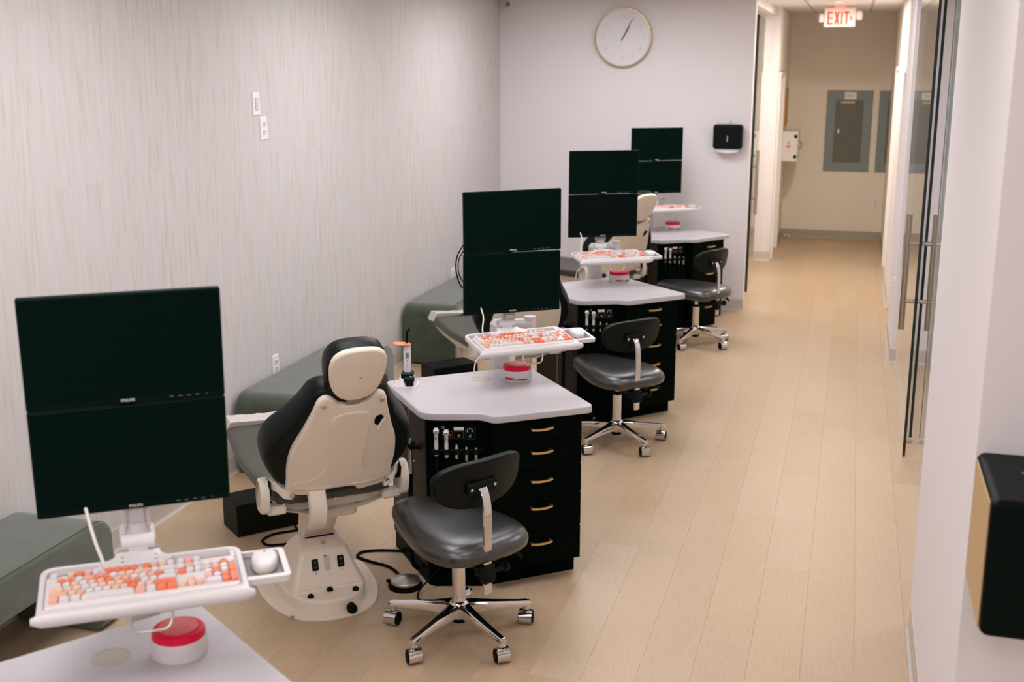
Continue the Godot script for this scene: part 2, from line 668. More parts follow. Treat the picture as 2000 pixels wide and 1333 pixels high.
func cove(n: String, a: Vector3, b: Vector3, nrm: Vector3, m: Material) -> void:
	var d := (b - a).normalized()
	var poly := PackedVector2Array([Vector2(0, 0), Vector2(0.017, 0.0), Vector2(0.0155, 0.003), Vector2(0.0085, 0.008), Vector2(0.0050, 0.018), Vector2(0.0045, 0.097), Vector2(0.003, 0.1), Vector2(0, 0.1)])
	var k := mb()
	k.t = basis_from(nrm, d, Vector3.UP, a)
	k.prism(poly, 0.0, a.distance_to(b))
	var o := struct(n, k, m)
	o.set_meta("kind", "structure")

func setting() -> void:
	# floor slab with planks
	var fl := slab("floor", Vector3(-3.2, -0.2, 3.2), Vector3(3.3, -0.0045, -15.2), M.slab_wood)
	var off := fl.position
	var pw := 0.184
	var x := -3.005
	while x < 0.86:
		var z := -14.75 + rng.randf_range(0.1, 1.1)
		var z0 := -14.745
		while z0 < -1.3:
			var z1 := minf(z, -1.2)
			var L := z1 - z0 - 0.0004
			var k := mb()
			k.t = Transform3D(Basis(), Vector3(x + pw / 2, -0.0022, (z0 + z1) / 2) - off)
			k.box(Vector3.ZERO, Vector3(pw - 0.0004, 0.0044, L), 0.00025)
			var uo := Vector2(rng.randf(), rng.randf())
			part("plank", k.mesh(30.0, true, Transform3D(Basis(Vector3(1, 0, 0), Vector3.ZERO, Vector3(0, 0.5, 0)), Vector3(uo.x, uo.y, 0))), M["plank%d" % rng.randi_range(0, 3)], fl)
			z0 = z1
			z += 1.22
		x += pw
	# main ceiling and the outer walls
	slab("ceiling", Vector3(-3.2, CH, 3.2), Vector3(3.3, CH + 0.15, -10.25), M.ceiling)
	slab("wall_left", Vector3(-3.15, 0, 3.1), Vector3(-3.01, CH, -10.27), M.wallpaper)
	slab("wall_back", Vector3(-3.01, 0, -10.13), Vector3(-0.83, CH, -10.27), M.wall)
	slab("wall_front", Vector3(-3.15, 0, 3.1), Vector3(3.3, CH, 3.24), M.wall)
	slab("wall_right", Vector3(0.325, 0, -2.82), Vector3(0.47, CH, -4.42), M.wall)
	slab("wall_right", Vector3(0.47, 0, -2.82), Vector3(3.2, CH, -2.96), M.wall)
	slab("wall_right", Vector3(3.0, 0, 3.1), Vector3(3.2, CH, -2.82), M.wall)
	# room behind the right glass
	slab("wall_right", Vector3(3.0, 0, -2.96), Vector3(3.2, CH, -8.6), M.wall)
	# right corridor wall with two door openings
	slab("wall_right", Vector3(0.356, 0, -8.6), Vector3(3.2, CH, -9.6), M.wall)
	slab("wall_right", Vector3(0.375, 2.06, -9.6), Vector3(0.52, CH, -10.57), M.wall)
	slab("wall_right", Vector3(0.375, 0, -10.57), Vector3(0.52, CH, -11.75), M.wall)
	slab("wall_right", Vector3(0.392, 2.06, -11.75), Vector3(0.52, CH, -12.82), M.wall)
	slab("wall_right", Vector3(0.392, 0, -12.82), Vector3(0.52, CH, -14.75), M.hall_wall)
	# left corridor wall and the room behind the left glass
	slab("wall_left", Vector3(-3.0, 0, -12.86), Vector3(-0.79, CH, -12.98), M.wall)
	slab("wall_left", Vector3(-3.15, 0, -10.27), Vector3(-3.01, CH, -12.98), M.wall)
	slab("wall_left", Vector3(-0.92, 2.0, -12.98), Vector3(-0.785, CH, -13.84), M.hall_wall)
	slab("wall_left", Vector3(-0.92, 0, -13.84), Vector3(-0.785, CH, -14.75), M.hall_wall)
	slab("wall_left", Vector3(-0.92, 2.56, -10.27), Vector3(-0.84, CH, -12.86), M.wall)
	slab("wall_end", Vector3(-0.93, 0, -14.75), Vector3(0.53, CH, -14.9), M.hall_wall)
	# cove base
	cove("baseboard_left", Vector3(-3.01, 0, 3.0), Vector3(-3.01, 0, -10.12), Vector3(1, 0, 0), M.cove)
	cove("baseboard_back", Vector3(-3.0, 0, -10.13), Vector3(-0.825, 0, -10.13), Vector3(0, 0, 1), M.cove)
	cove("baseboard_right", Vector3(0.325, 0, -2.84), Vector3(0.325, 0, -4.36), Vector3(-1, 0, 0), M.cove)
	cove("baseboard_right", Vector3(0.345, 0, -8.6), Vector3(2.9, 0, -8.6), Vector3(0, 0, 1), M.cove)
	cove("baseboard_right", Vector3(0.356, 0, -8.6), Vector3(0.356, 0, -9.6), Vector3(-1, 0, 0), M.cove)
	cove("baseboard_right", Vector3(0.375, 0, -10.57), Vector3(0.375, 0, -11.75), Vector3(-1, 0, 0), M.cove)
	cove("baseboard_right", Vector3(0.392, 0, -12.82), Vector3(0.392, 0, -14.74), Vector3(-1, 0, 0), M.cove_hall)
	cove("baseboard_left", Vector3(-2.9, 0, -12.86), Vector3(-0.785, 0, -12.86), Vector3(0, 0, 1), M.cove)
	cove("baseboard_left", Vector3(-0.785, 0, -13.9), Vector3(-0.785, 0, -14.74), Vector3(1, 0, 0), M.cove_hall)
	cove("baseboard_end", Vector3(-0.78, 0, -14.75), Vector3(0.39, 0, -14.75), Vector3(0, 0, 1), M.cove_hall)
	# corridor ceiling: 61 cm tiles in a grid
	var cl := slab("ceiling", Vector3(-3.2, CH + 0.02, -10.25), Vector3(3.3, CH + 0.15, -15.2), M.ceiling)
	for i in 7:
		for j in 8:
			var tx := -2.34 + 0.61 * i
			var tz := -10.25 - 0.61 * j
			var a := Vector3(maxf(tx, -3.0), 0, minf(tz, -10.25))
			var k := mb()
			k.t = Transform3D(Basis(), -cl.position)
			k.box(Vector3(tx + 0.305, CH + 0.008, tz - 0.305), Vector3(0.585, 0.02, 0.585), 0.004)
			if tx + 0.61 < 1.4:
				part("ceiling_tile", k, M.ceiling, cl)
	var g := mb()
	g.t = Transform3D(Basis(), -cl.position)
	for i in 7:
		g.box(Vector3(-2.34 + 0.61 * i, CH + 0.006, -12.55), Vector3(0.024, 0.012, 4.6))
	for j in 8:
		g.box(Vector3(-0.8, CH + 0.005, -10.25 - 0.61 * j), Vector3(3.2, 0.010, 0.024))
	part("ceiling_grid", g, M.grid, cl)
	# glass doors and the fixed pane
	glass_door("door_1", Vector3(0.374, 0.004, -6.44), 2.15, 2.5, 0.311, 0.443, 1.318, 0.700, 0.042, 0.015, "frameless sliding glass door with long steel pulls on the right of the aisle")
	pane("window_1", Vector3(0.447, 0.004, -4.42), 1.97, false, "fixed glass pane beside the wall end at the near side of the right doorway")
	pane("window_2", Vector3(0.419, 0.004, -6.745), 1.85, true, "fixed glass pane just behind the right sliding door")
	glass_door("door_2", Vector3(-0.875, 0.004, -10.98), 1.84, 2.5, -0.835, 0.0, 1.30, 0.71, 0.15, 0.024, "frameless sliding glass door with a steel pull on the left of the corridor")
	var gd := thing("floor_guide", "small steel floor guide under the edge of the right glass pane", "door guide", Vector3(0.405, 0, -6.72))
	part("body", mb().box(Vector3(0, 0.014, 0), Vector3(0.05, 0.028, 0.03), 0.004), M.steel, gd)
	# header above the right glass
	slab("trim_1", Vector3(0.345, 2.52, -4.42), Vector3(0.46, CH, -8.6), M.wall)
	# doors in the corridor
	hall_door("door_3", Vector3(-0.86, 0, -13.41), 0.86, 1.99, 1, M.trim)
	hall_door("door_4", Vector3(0.46, 0, -10.085), 0.96, 2.05, -1, M.trim)
	hall_door("door_5", Vector3(0.46, 0, -12.285), 1.06, 2.05, -1, M.trim)

func pane(n: String, at: Vector3, length: float, edged: bool, label: String) -> void:
	var fp := thing(n, label, "window", at)
	fp.set_meta("kind", "structure")
	part("glass_pane", mb().box(Vector3(0, 1.26, -length / 2), Vector3(0.010, 2.52, length)), M.glass, fp)
	if edged: part("glass_edge", mb().box(Vector3(0, 1.26, 0.001), Vector3(0.015, 2.52, 0.006)), M.glass_edge, fp)

func glass_door(n: String, at: Vector3, length: float, h: float, xa: float, xb: float, top: float, bot: float, back: float, edge: float, label: String) -> void:
	var o := thing(n, label, "door", at)
	o.set_meta("kind", "structure")
	part("glass_pane", mb().box(Vector3(0, h / 2, -length / 2 - 0.002), Vector3(0.010, h, length - 0.004)), M.glass, o)
	part("glass_edge", mb().box(Vector3(0, h / 2, -0.001), Vector3(edge, h, 0.006)), M.glass_edge, o)
	for x in ([xa, xb] if xb != 0.0 else [xa]):
		var lx: float = x - at.x
		var hd := part("pull_handle", mb().tube([Vector3(lx, bot, -back), Vector3(lx, top, -back)], 0.0158, 20), M.brushed, o)
		for y in [bot + (top - bot) * 0.25, bot + (top - bot) * 0.75]:
			var k := mb().tube([Vector3(signf(lx) * 0.004, y, -back), Vector3(lx * 0.96, y, -back)], 0.0115, 14)
			k.tube([Vector3(signf(lx) * 0.0055, y, -back), Vector3(signf(lx) * 0.009, y, -back)], 0.0135, 14)
			part("standoff", k, M.brushed, hd)

func hall_door(n: String, at: Vector3, w: float, h: float, side: int, m: Material) -> void:
	var o := thing(n, "plain painted corridor door in a white casing", "door", at)
	o.set_meta("kind", "structure")
	part("leaf", mb().box(Vector3(0, h / 2, 0), Vector3(0.04, h - 0.01, w - 0.03), 0.003), m, o)
	var fx := side * 0.055
	for s in [-1, 1]:
		part("casing", mb().box(Vector3(fx, h / 2, s * (w / 2 - 0.02)), Vector3(0.07, h, 0.045), 0.006), M.trim, o)
	part("casing", mb().box(Vector3(fx, h - 0.02, 0), Vector3(0.07, 0.045, w - 0.085), 0.006), M.trim, o)
	part("lever", mb().tube([Vector3(side * 0.02, 0.96, w * 0.4), Vector3(side * 0.06, 0.96, w * 0.4), Vector3(side * 0.062, 0.96, w * 0.28)], 0.009, 10), M.steel, o)

# ------------------------------------------------------------------ things on the walls
func plate(n: String, label: String, cat: String, at: Vector3, nrm: Vector3, outlet: bool, up_h := 0.118) -> void:
	var o := thing(n, label, cat, at)
	o.transform.basis = Basis(Vector3.UP.cross(nrm), Vector3.UP, nrm)
	var k := mb()
	k.t = basis_from(Vector3(1, 0, 0), Vector3(0, 0, 1), Vector3(0, 1, 0))
	k.prism(rrect(0.037, up_h / 2, 0.004, 2), 0.0, 0.006, 0.002)
	part("cover_plate", k, M.trim, o)
	if outlet:
		for y in [-0.02, 0.02]:
			var r := part("receptacle", mb().box(Vector3(0, y, 0.0065), Vector3(0.033, 0.028, 0.004), 0.003), M.white_plastic, o)
			for x in [-0.006, 0.006]:
				part("slot", mb().box(Vector3(x, y + 0.003, 0.0087), Vector3(0.002, 0.008, 0.0006)), M.print_black, r)
	else:
		part("rocker", mb().box(Vector3(0, 0, 0.008), Vector3(0.032, 0.066, 0.008), 0.003), M.white_plastic, o)

func fixtures() -> void:
	plate("switch_plate", "white blank switch plate on the wallpaper, the upper of two", "switch", Vector3(-3.01, 1.885, -5.645), Vector3(1, 0, 0), false)
	plate("outlet_plate", "white socket plate on the wallpaper just below a switch plate", "outlet", Vector3(-3.01, 1.755, -5.715), Vector3(1, 0, 0), true)
	plate("outlet_plate", "white socket plate low on the wallpaper above the middle green bench", "outlet", Vector3(-3.01, 0.455, -5.725), Vector3(1, 0, 0), true)
	plate("outlet_plate", "white socket plate low on the wallpaper beyond the farthest green bench", "outlet", Vector3(-3.01, 0.435, -8.79), Vector3(1, 0, 0), true)
	plate("outlet_plate", "white socket plate on the end wall under the grey electrical panels", "outlet", Vector3(0.305, 0.44, -14.75), Vector3(0, 0, 1), true)
	plate("outlet_plate", "white socket plate on the white wall stub beside the right glass door", "outlet", Vector3(0.356, 0.52, -8.83), Vector3(-1, 0, 0), true)
	# clock
	var c := thing("wall_clock", "round wall clock with thin gold rim and white face on the back wall", "clock", Vector3(-1.92, 2.297, -10.13))
	var k := mb()
	k.t = basis_from(Vector3(1, 0, 0), Vector3(0, 0, 1), Vector3(0, -1, 0))
	k.lathe([Vector2(0.236, 0.0), Vector2(0.2435, 0.004), Vector2(0.2435, 0.040), Vector2(0.241, 0.044), Vector2(0.236, 0.044), Vector2(0.234, 0.040), Vector2(0.233, 0.030), Vector2(0.0, 0.029)], 72)
	part("rim", k, M.gold_rim, c)
	k = mb()
	k.t = basis_from(Vector3(1, 0, 0), Vector3(0, 0, 1), Vector3(0, -1, 0))
	k.lathe([Vector2(0.2315, 0.028), Vector2(0.2315, 0.031), Vector2(0.0, 0.031)], 72)
	var face := part("dial", k, M.clock_face, c)
	k = mb()
	for h in range(1, 13):
		var a := TAU * h / 12.0
		k.text(str(h), 0.052, 0.001, Transform3D(Basis(), Vector3(sin(a) * 0.172, cos(a) * 0.172, 0.0315)))
	part("numerals", k, M.numeral, face)
	for hd in [[0.110, 0.0050, 0.555, "hour_hand"], [0.185, 0.0036, 0.475, "minute_hand"]]:
		k = mb()
		k.t = Transform3D(Basis(Vector3.BACK, -hd[2]), Vector3(0, 0, 0.034 + (0.002 if hd[0] > 0.15 else 0.0))) * basis_from(Vector3.RIGHT, Vector3(0, 0, 1), Vector3(0, 1, 0))
		k.prism(PackedVector2Array([Vector2(-hd[1], -0.03), Vector2(hd[1], -0.03), Vector2(hd[1], hd[0] * 0.7), Vector2(0.0, hd[0]), Vector2(-hd[1], hd[0] * 0.7)]), 0.0, 0.0015)
		part(hd[3], k, M.hand, c)
	part("hub", mb().box(Vector3(0, 0, 0.035), Vector3(0.009, 0.009, 0.008), 0.003), M.hand, c)
	# paper towel dispenser on the back wall
	var d := thing("towel_dispenser", "black folded towel dispenser on the back wall with a white towel hanging out", "dispenser", Vector3(-1.008, 1.388, -10.13))
	k = mb()
	k.t = basis_from(Vector3.RIGHT, Vector3(0, 0, 1), Vector3(0, 1, 0), Vector3(0, 0.1, 0))
	k.prism(rrect(0.12, 0.1, 0.020, 4), 0.0, 0.10, 0.014)
	part("body", k, M.black_plastic, d)
	part("level_window", mb().box(Vector3(0, 0.085, 0.1005), Vector3(0.008, 0.05, 0.002), 0.0008), M.steel, d)
	part("hanger", mb().box(Vector3(0.01, 0.21, 0.01), Vector3(0.008, 0.035, 0.01), 0.002), M.steel, d)
	var tw := thing("paper_towel", "white folded paper towel tongue hanging below the black dispenser", "towel", Vector3(-1.008, 1.388, -10.13))
	k = mb()
	var rings := []
	for i in 9:
		var x := -0.09 + 0.0225 * i
		var dr := 0.026 + 0.014 * sin(PI * i / 8.0)
		rings.append([Vector3(x, 0.0, 0.030), Vector3(x, 0.0, 0.070), Vector3(x, -dr * 0.6, 0.084), Vector3(x, -dr, 0.078), Vector3(x, -dr * 0.5, 0.055)])
	k.loft(rings)
	part("sheet", k, M.paper, tw)
	# sensor high in the corner
	var sn := thing("corner_sensor", "small white sensor high in the corner of the wallpapered wall", "sensor", Vector3(-2.9, 2.54, -10.02))
	k = mb().prism(rrect(0.028, 0.024, 0.014, 4), 0.0, 0.11, 0.008, 0.011)
	part("body", k, M.white_plastic, sn)
	part("lens", mb().box(Vector3(0.0, 0.035, 0.023), Vector3(0.036, 0.036, 0.008), 0.004), M.tray_grey, sn)
	# black box on the wall end at the right edge
	var sp := thing("wall_speaker", "black wall mounted box with rounded edges at the right edge, nearest the camera", "speaker", Vector3(0.47, 0.897, -2.82))
	k = mb()
	k.t = basis_from(Vector3.RIGHT, Vector3(0, 0, 1), Vector3(0, 1, 0), Vector3(0, 0.156, 0))
	k.prism(rrect(0.143, 0.156, 0.020, 5), 0.0, 0.325, 0.013)
	part("housing", k, M.gloss_black, sp)
	part("badge", mb().box(Vector3(-0.04, 0.3125, 0.13), Vector3(0.045, 0.002, 0.012), 0.0008), M.dim_print, sp)
	part("side_panel", mb().box(Vector3(-0.1435, 0.156, 0.160), Vector3(0.004, 0.288, 0.285), 0.0015), M.tan_panel, sp)

func hall() -> void:
	# EXIT sign with two lamp heads
	var o := thing("exit_sign", "lit EXIT sign with red letters hanging from the corridor ceiling", "sign", Vector3(-0.205, 2.65, -12.6))
	part("canopy", mb().box(Vector3(0.0, -0.014, 0.0), Vector3(0.12, 0.028, 0.09), 0.008), M.white_plastic, o)
	part("housing", mb().box(Vector3(0.0, -0.122, 0.0), Vector3(0.305, 0.190, 0.05), 0.008), M.white_plastic, o)
	var k := mb()
	var w := 0.052
	var H := 0.125
	var y0 := -0.192
	var st := 0.0165
	var Z := 0.0265
	var x := -0.118
	# E
	k.box(Vector3(x + st / 2, y0 + H / 2, Z), Vector3(st, H, 0.004))
	for yy in [st / 2, H / 2, H - st / 2]:
		k.box(Vector3(x + w / 2, y0 + yy, Z), Vector3(w, st * 0.95, 0.004))
	x += w + 0.013
	# X
	var kx := basis_from(Vector3.RIGHT, Vector3(0, 0, 1), Vector3(0, 1, 0), Vector3(x, y0, Z - 0.002))
	k.t = kx
	k.prism(PackedVector2Array([Vector2(0, 0), Vector2(st * 1.1, 0), Vector2(w, H), Vector2(w - st * 1.1, H)]), 0.0, 0.004)
	k.prism(PackedVector2Array([Vector2(w, 0), Vector2(w - st * 1.1, 0), Vector2(0, H), Vector2(st * 1.1, H)]), 0.0, 0.004)
	k.t = Transform3D()
	x += w + 0.012
	k.box(Vector3(x + st / 2, y0 + H / 2, Z), Vector3(st, H, 0.004))   # I
	x += st + 0.011
	k.box(Vector3(x + w / 2, y0 + H - st / 2, Z), Vector3(w, st, 0.004))   # T
	k.box(Vector3(x + w / 2, y0 + H / 2, Z), Vector3(st, H, 0.004))
	part("letters", k, M.exit_red, o)
	k = mb()
	k.t = basis_from(Vector3.RIGHT, Vector3(0, 0, 1), Vector3(0, 1, 0), Vector3(0.098, y0, Z - 0.002))
	k.prism(PackedVector2Array([Vector2(0, 0.035), Vector2(0.026, 0.06), Vector2(0, 0.085), Vector2(-0.002, 0.074), Vector2(0.011, 0.06), Vector2(-0.002, 0.046)]), 0.0, 0.004)
	part("arrow", k, M.exit_red, o)
	var lt := OmniLight3D.new()
	lt.name = "exit_glow"
	lt.light_color = Color(1.0, 0.3, 0.18)
	lt.light_energy = 0.02
	lt.light_size = 0.05
	lt.omni_range = 6.0
	lt.omni_attenuation = 2.0
	lt.shadow_enabled = true
	lt.position = Vector3(0, -0.12, 0.09)
	o.add_child(lt)
	var l1 := part("lamp_head", mb().box(Vector3(-0.178, -0.13, 0.0), Vector3(0.05, 0.085, 0.06), 0.012), M.white_plastic, o)
	for i in 4:
		part("rib", mb().box(Vector3(-0.178, -0.155 + i * 0.016, 0.031), Vector3(0.044, 0.005, 0.006), 0.002), M.white_plastic, l1)
	part("lamp_head", mb().box(Vector3(0.186, -0.105, 0.0), Vector3(0.065, 0.09, 0.06), 0.016), M.white_plastic, o)
	# round ceiling lamp
	o = thing("corridor_downlight", "round white ceiling lamp glowing above the EXIT sign", "light", Vector3(-0.21, 2.66, -11.85))
	part("ring", mb().lathe([Vector2(0.085, -0.02), Vector2(0.115, -0.018), Vector2(0.12, 0.0), Vector2(0.08, 0.0)], 32), M.trim, o)
	part("diffuser", mb().lathe([Vector2(0.0, -0.021), Vector2(0.084, -0.0185), Vector2(0.084, -0.002), Vector2(0.0, -0.002)], 32), M.lamp_glow, o)
	area_light(Vector3(-0.21, 2.625, -11.85), Vector2(0.16, 0.16), 4.2, Color(1.0, 0.955, 0.89))
	# electrical panels
	for i in 2:
		var px: float = [-0.066, 0.53][i]
		var p := thing("electrical_panel", ["grey flush electrical panel with a white paper label on the end wall", "grey flush electrical panel half hidden by the corridor's right wall"][i], "electrical panel", Vector3(px, 0.817, -14.75), 0.0, "electrical panels on the end wall")
		part("surround", mb().box(Vector3(0, 0.475, 0.008), Vector3(0.524, 0.95, 0.016), 0.004), M.panel_grey, p)
		var dr := part("door", mb().box(Vector3(0, 0.475, 0.018), Vector3(0.318, 0.73, 0.012), 0.003), M.panel_door, p)
		var lk := part("latch", mb().box(Vector3(-0.11, 0.475, 0.027), Vector3(0.024, 0.05, 0.010), 0.006), [M.paper, M.steel][i], p)
		if i == 0:
			part("paper_label", mb().box(Vector3(0.005, 0.89, 0.0172), Vector3(0.135, 0.085, 0.0015)), M.paper, p)
			var t := mb()
			t.text("PANEL", 0.026, 0.0008, Transform3D(Basis(), Vector3(0.005, 0.89, 0.0185)))
			part("label_print", t, M.panel_grey, p)
			part("tan_label", mb().box(Vector3(-0.02, 0.812, 0.0252), Vector3(0.155, 0.028, 0.002)), M.tan_label, p)
	# defibrillator cabinet
	o = thing("defibrillator_cabinet", "white wall cabinet with a red heart sticker and black hinges at the corridor end", "cabinet", Vector3(-0.785, 0.975, -14.27))
	part("body", mb().box(Vector3(0.078, 0.172, 0), Vector3(0.156, 0.345, 0.42), 0.006), M.trim, o)
	part("door", mb().box(Vector3(0.167, 0.172, 0), Vector3(0.020, 0.345, 0.42), 0.006), M.trim, o)
	part("handle", mb().tube(smooth([Vector3(0.176, 0.14, 0.1), Vector3(0.208, 0.145, 0.1), Vector3(0.208, 0.215, 0.1), Vector3(0.176, 0.22, 0.1)], 4), 0.006, 8), M.tray_grey, o)
	for y in [0.055, 0.285]:
		part("hinge", mb().box(Vector3(0.150, y, 0.213), Vector3(0.034, 0.036, 0.010), 0.003), M.black_plastic, o)
	k = mb()
	k.t = basis_from(Vector3.RIGHT, Vector3(0, 0, 1), Vector3(0, 1, 0), Vector3(0.072, 0.17, 0.2095))
	var hp := PackedVector2Array()
	for i in 24:
		var a := TAU * i / 24.0
		hp.append(Vector2(16.0 * pow(sin(a), 3.0), 13.0 * cos(a) - 5.0 * cos(2 * a) - 2.0 * cos(3 * a) - cos(4 * a)) * 0.00145)
	k.prism(hp, 0.0, 0.0012)
	part("heart_sticker", k, M.aed_red, o)
	k = mb()
	k.t = basis_from(Vector3.RIGHT, Vector3(0, 0, 1), Vector3(0, 1, 0), Vector3(0.072, 0.172, 0.2106))
	k.prism(PackedVector2Array([Vector2(0.003, 0.014), Vector2(-0.007, -0.002), Vector2(-0.001, -0.002), Vector2(-0.004, -0.015), Vector2(0.007, 0.003), Vector2(0.001, 0.003)]), 0.0, 0.0008)
	part("bolt_mark", k, M.paper, o)
	k = mb().text("AED", 0.018, 0.001, Transform3D(Basis(), Vector3(0.072, 0.212, 0.2103)), 700)
	part("lettering", k, M.print_black, o)
	# framed notice
	o = thing("picture_frame", "thin oak picture frame hung above the white cabinet in the corridor", "picture frame", Vector3(-0.785, 1.388, -14.19))
	for s in [-1, 1]:
		part("frame_side", mb().box(Vector3(0.012, 0.203, s * 0.235), Vector3(0.024, 0.406, 0.024), 0.003), M.oak, o)
		part("frame_rail", mb().box(Vector3(0.012, 0.203 + s * 0.191, 0), Vector3(0.024, 0.024, 0.446), 0.003), M.oak, o)
	part("sheet", mb().box(Vector3(0.006, 0.203, 0), Vector3(0.006, 0.37, 0.45)), M.art, o)
	# plug at the foot of the end wall
	o = thing("floor_plug", "small white plug on the floor at the foot of the end wall", "plug", Vector3(-0.705, 0.0, -14.69))
	part("body", mb().box(Vector3(0, 0.02, 0), Vector3(0.075, 0.04, 0.06), 0.012), M.white_plastic, o)
	part("socket", mb().box(Vector3(0, 0.028, 0.0305), Vector3(0.026, 0.012, 0.003), 0.001), M.tray_grey, o)

# ------------------------------------------------------------------ the treatment stations
const ST := [[-1.033, -2.05, 0.975], [-0.987, -4.483, 0.693], [-0.949, -6.927, 0.840], [-0.947, -9.502, 1.022]]
const WHICH := ["nearest", "second", "third", "farthest"]

func at_st(k: int, l: Vector3) -> Vector3:
	var c := cos(ST[k][2])
	var s := sin(ST[k][2])
	return Vector3(ST[k][0] + c * l.x + s * l.z, l.y, ST[k][1] - s * l.x + c * l.z)

func stations() -> void:
	# --- cabinets
	var cab := make_cabinet()
	for k in 4:
		var lb: String = ["treatment cabinet with a white top in the lower left corner, nearest of four", "black drawer cabinet with a white top holding the curing light, second of four", "black drawer cabinet with a white top behind the second stool, third of four", "black drawer cabinet with a white top against the back wall, farthest of four"][k]
		var o := cab if k == 0 else copy(cab, lb, Vector3.ZERO, 0)
		o.position = Vector3(ST[k][0], 0, ST[k][1])
		o.rotation.y = ST[k][2]
		o.set_meta("label", lb)
	# --- handpieces hanging in the holders
	var syr := make_syringe()
	var cpl := make_coupler()
	var first_s := true
	var first_c := true
	for k in 4:
		for i in 5:
			var u: float = [0.168, 0.128, 0.088, 0.049, 0.011][i]
			var tip: float = [0.690, 0.683, 0.621, 0.612, 0.608][i]
			var l := panel_at(u, tip, 0.022)
			var w := at_st(k, l)
			var turn: float = ST[k][2] - 0.406
			var which: String = ["left white syringe", "right white syringe", "left steel coupler", "middle steel coupler", "right steel coupler"][i]
			var lb := "%s in the holder of the %s black cabinet" % [which, WHICH[k]]
			if i < 2:
				var o := syr if first_s else copy(syr, lb, w, turn)
				o.position = w; o.rotation.y = turn; o.set_meta("label", lb)
				first_s = false
			else:
				var o := cpl if first_c else copy(cpl, lb, w, turn)
				o.position = w; o.rotation.y = turn; o.set_meta("label", lb)
				first_c = false
	# --- suction handpieces on the cabinet sides
	var suc := make_suction()
	for k in 4:
		var lb := "chrome suction handpiece with black hose on the side of the %s cabinet" % WHICH[k]
		var o := suc if k == 0 else copy(suc, lb, Vector3.ZERO, 0)
		o.position = at_st(k, Vector3(-0.655, 0, -0.25)); o.rotation.y = ST[k][2]; o.set_meta("label", lb)
	# --- wipe tubs with red lids
	var jar := make_jar()
	var jl := [Vector3(-0.081, 0.75, -0.475), Vector3(-0.089, 0.75, -0.456), Vector3(-0.066, 0.75, -0.500), Vector3(-0.110, 0.75, -0.445)]
	for k in 4:
		var lb := "white tub with a red lid standing on the %s cabinet top" % WHICH[k]
		var o := jar if k == 0 else copy(jar, lb, Vector3.ZERO, 0)
		o.position = at_st(k, jl[k])
		if k == 0: o.position = Vector3(-1.442, 0.75, -2.203)
		o.rotation.y = 0.30 + [2.6, 0.0, 0.5, 0.2][k]; o.set_meta("label", lb)
	make_curing_light()
	# --- monitor posts, screens, trays, keyboards, mice
	var post := make_post()
	var mon := make_monitor(M.screen)
	var kbd := make_keyboard(true)
	var kbf := make_keyboard(false)
	var tray := make_tray()
	var mouse := make_mouse()
	var mp := [[Vector3(-1.577, 1.325, -2.272), 35.7, 5.0], [Vector3(-1.379, 1.298, -4.83), 34.7, 1.2], [Vector3(-1.465, 1.298, -7.18), 26.0, 1.0], [Vector3(-1.534, 1.307, -9.67), 29.0, 0.0]]
	var tp := [[Vector3(-1.487, 0.954, -2.15), 34.4, 2.1], [Vector3(-1.312, 0.940, -4.735), 38.5, 6.5], [Vector3(-1.395, 0.935, -7.07), 32.0, 5.0], [Vector3(-1.46, 0.94, -9.55), 33.0, 1.0]]
	for k in 4:
		var P: Vector3 = mp[k][0]
		var yaw := deg_to_rad(mp[k][1])
		var B := Basis(Vector3.UP, yaw) * Basis(Vector3.RIGHT, deg_to_rad(mp[k][2]))
		for j in 2:
			var lb := "black monitor, %s of the stacked pair over the %s cabinet" % [["upper", "lower"][j], WHICH[k]]
			var o := mon if (k == 0 and j == 0) else copy(mon, lb, Vector3.ZERO, 0)
			o.transform = Transform3D(B, P + B * Vector3(0, 0.1345 if j == 0 else -0.1345, 0))
			if k == 1:
				o.transform.basis = o.transform.basis * Basis(Vector3.BACK, 0.010 if j == 0 else 0.0)
			o.set_meta("label", lb)
			if k == 2 and j == 1:
				for ch in o.get_children():
					if String(ch.name).begins_with("screen"):
						(ch as MeshInstance3D).material_override = M.screen_gloss
		# post
		var lp := "white monitor post with jointed arm behind the %s cabinet" % WHICH[k]
		var po := post if k == 0 else copy(post, lp, Vector3.ZERO, 0)
		po.position = Vector3(P.x, 0, P.z) - Vector3(sin(yaw), 0, cos(yaw)) * 0.188
		po.rotation.y = yaw
		po.set_meta("label", lp)
		if k > 0:
			var el := mb()
			el.box(Vector3(0.062, 0.955, 0.075), Vector3(0.13, 0.04, 0.055), 0.014)
			el.tube([Vector3(0.118, 0.93, 0.075), Vector3(0.118, 0.985, 0.075)], 0.026, 18)
			part("elbow", el, M.white_plastic, po)
		# tray
		var T: Vector3 = tp[k][0]
		var TB := Basis(Vector3.UP, deg_to_rad(tp[k][1])) * Basis(Vector3.RIGHT, deg_to_rad(tp[k][2]))
		var lt := "white keyboard tray with side mouse shelf over the %s cabinet" % WHICH[k]
		var to := tray if k == 0 else copy(tray, lt, Vector3.ZERO, 0)
		to.transform = Transform3D(TB, T)
		to.set_meta("label", lt)
		var lk := "white keyboard with coral and peach round keys on the %s tray" % WHICH[k]
		var ko: Node3D
		if k == 0: ko = kbd
		elif k == 1: ko = copy(kbd, lk, Vector3.ZERO, 0)
		elif k == 2: ko = kbf
		else: ko = copy(kbf, lk, Vector3.ZERO, 0)
		ko.transform = Transform3D(TB, T + TB * Vector3(-0.002, -0.0045, 0.017))
		ko.set_meta("label", lk)
		var lm := "white computer mouse on the shelf of the %s keyboard tray" % WHICH[k]
		var mo := mouse if k == 0 else copy(mouse, lm, Vector3.ZERO, 0)
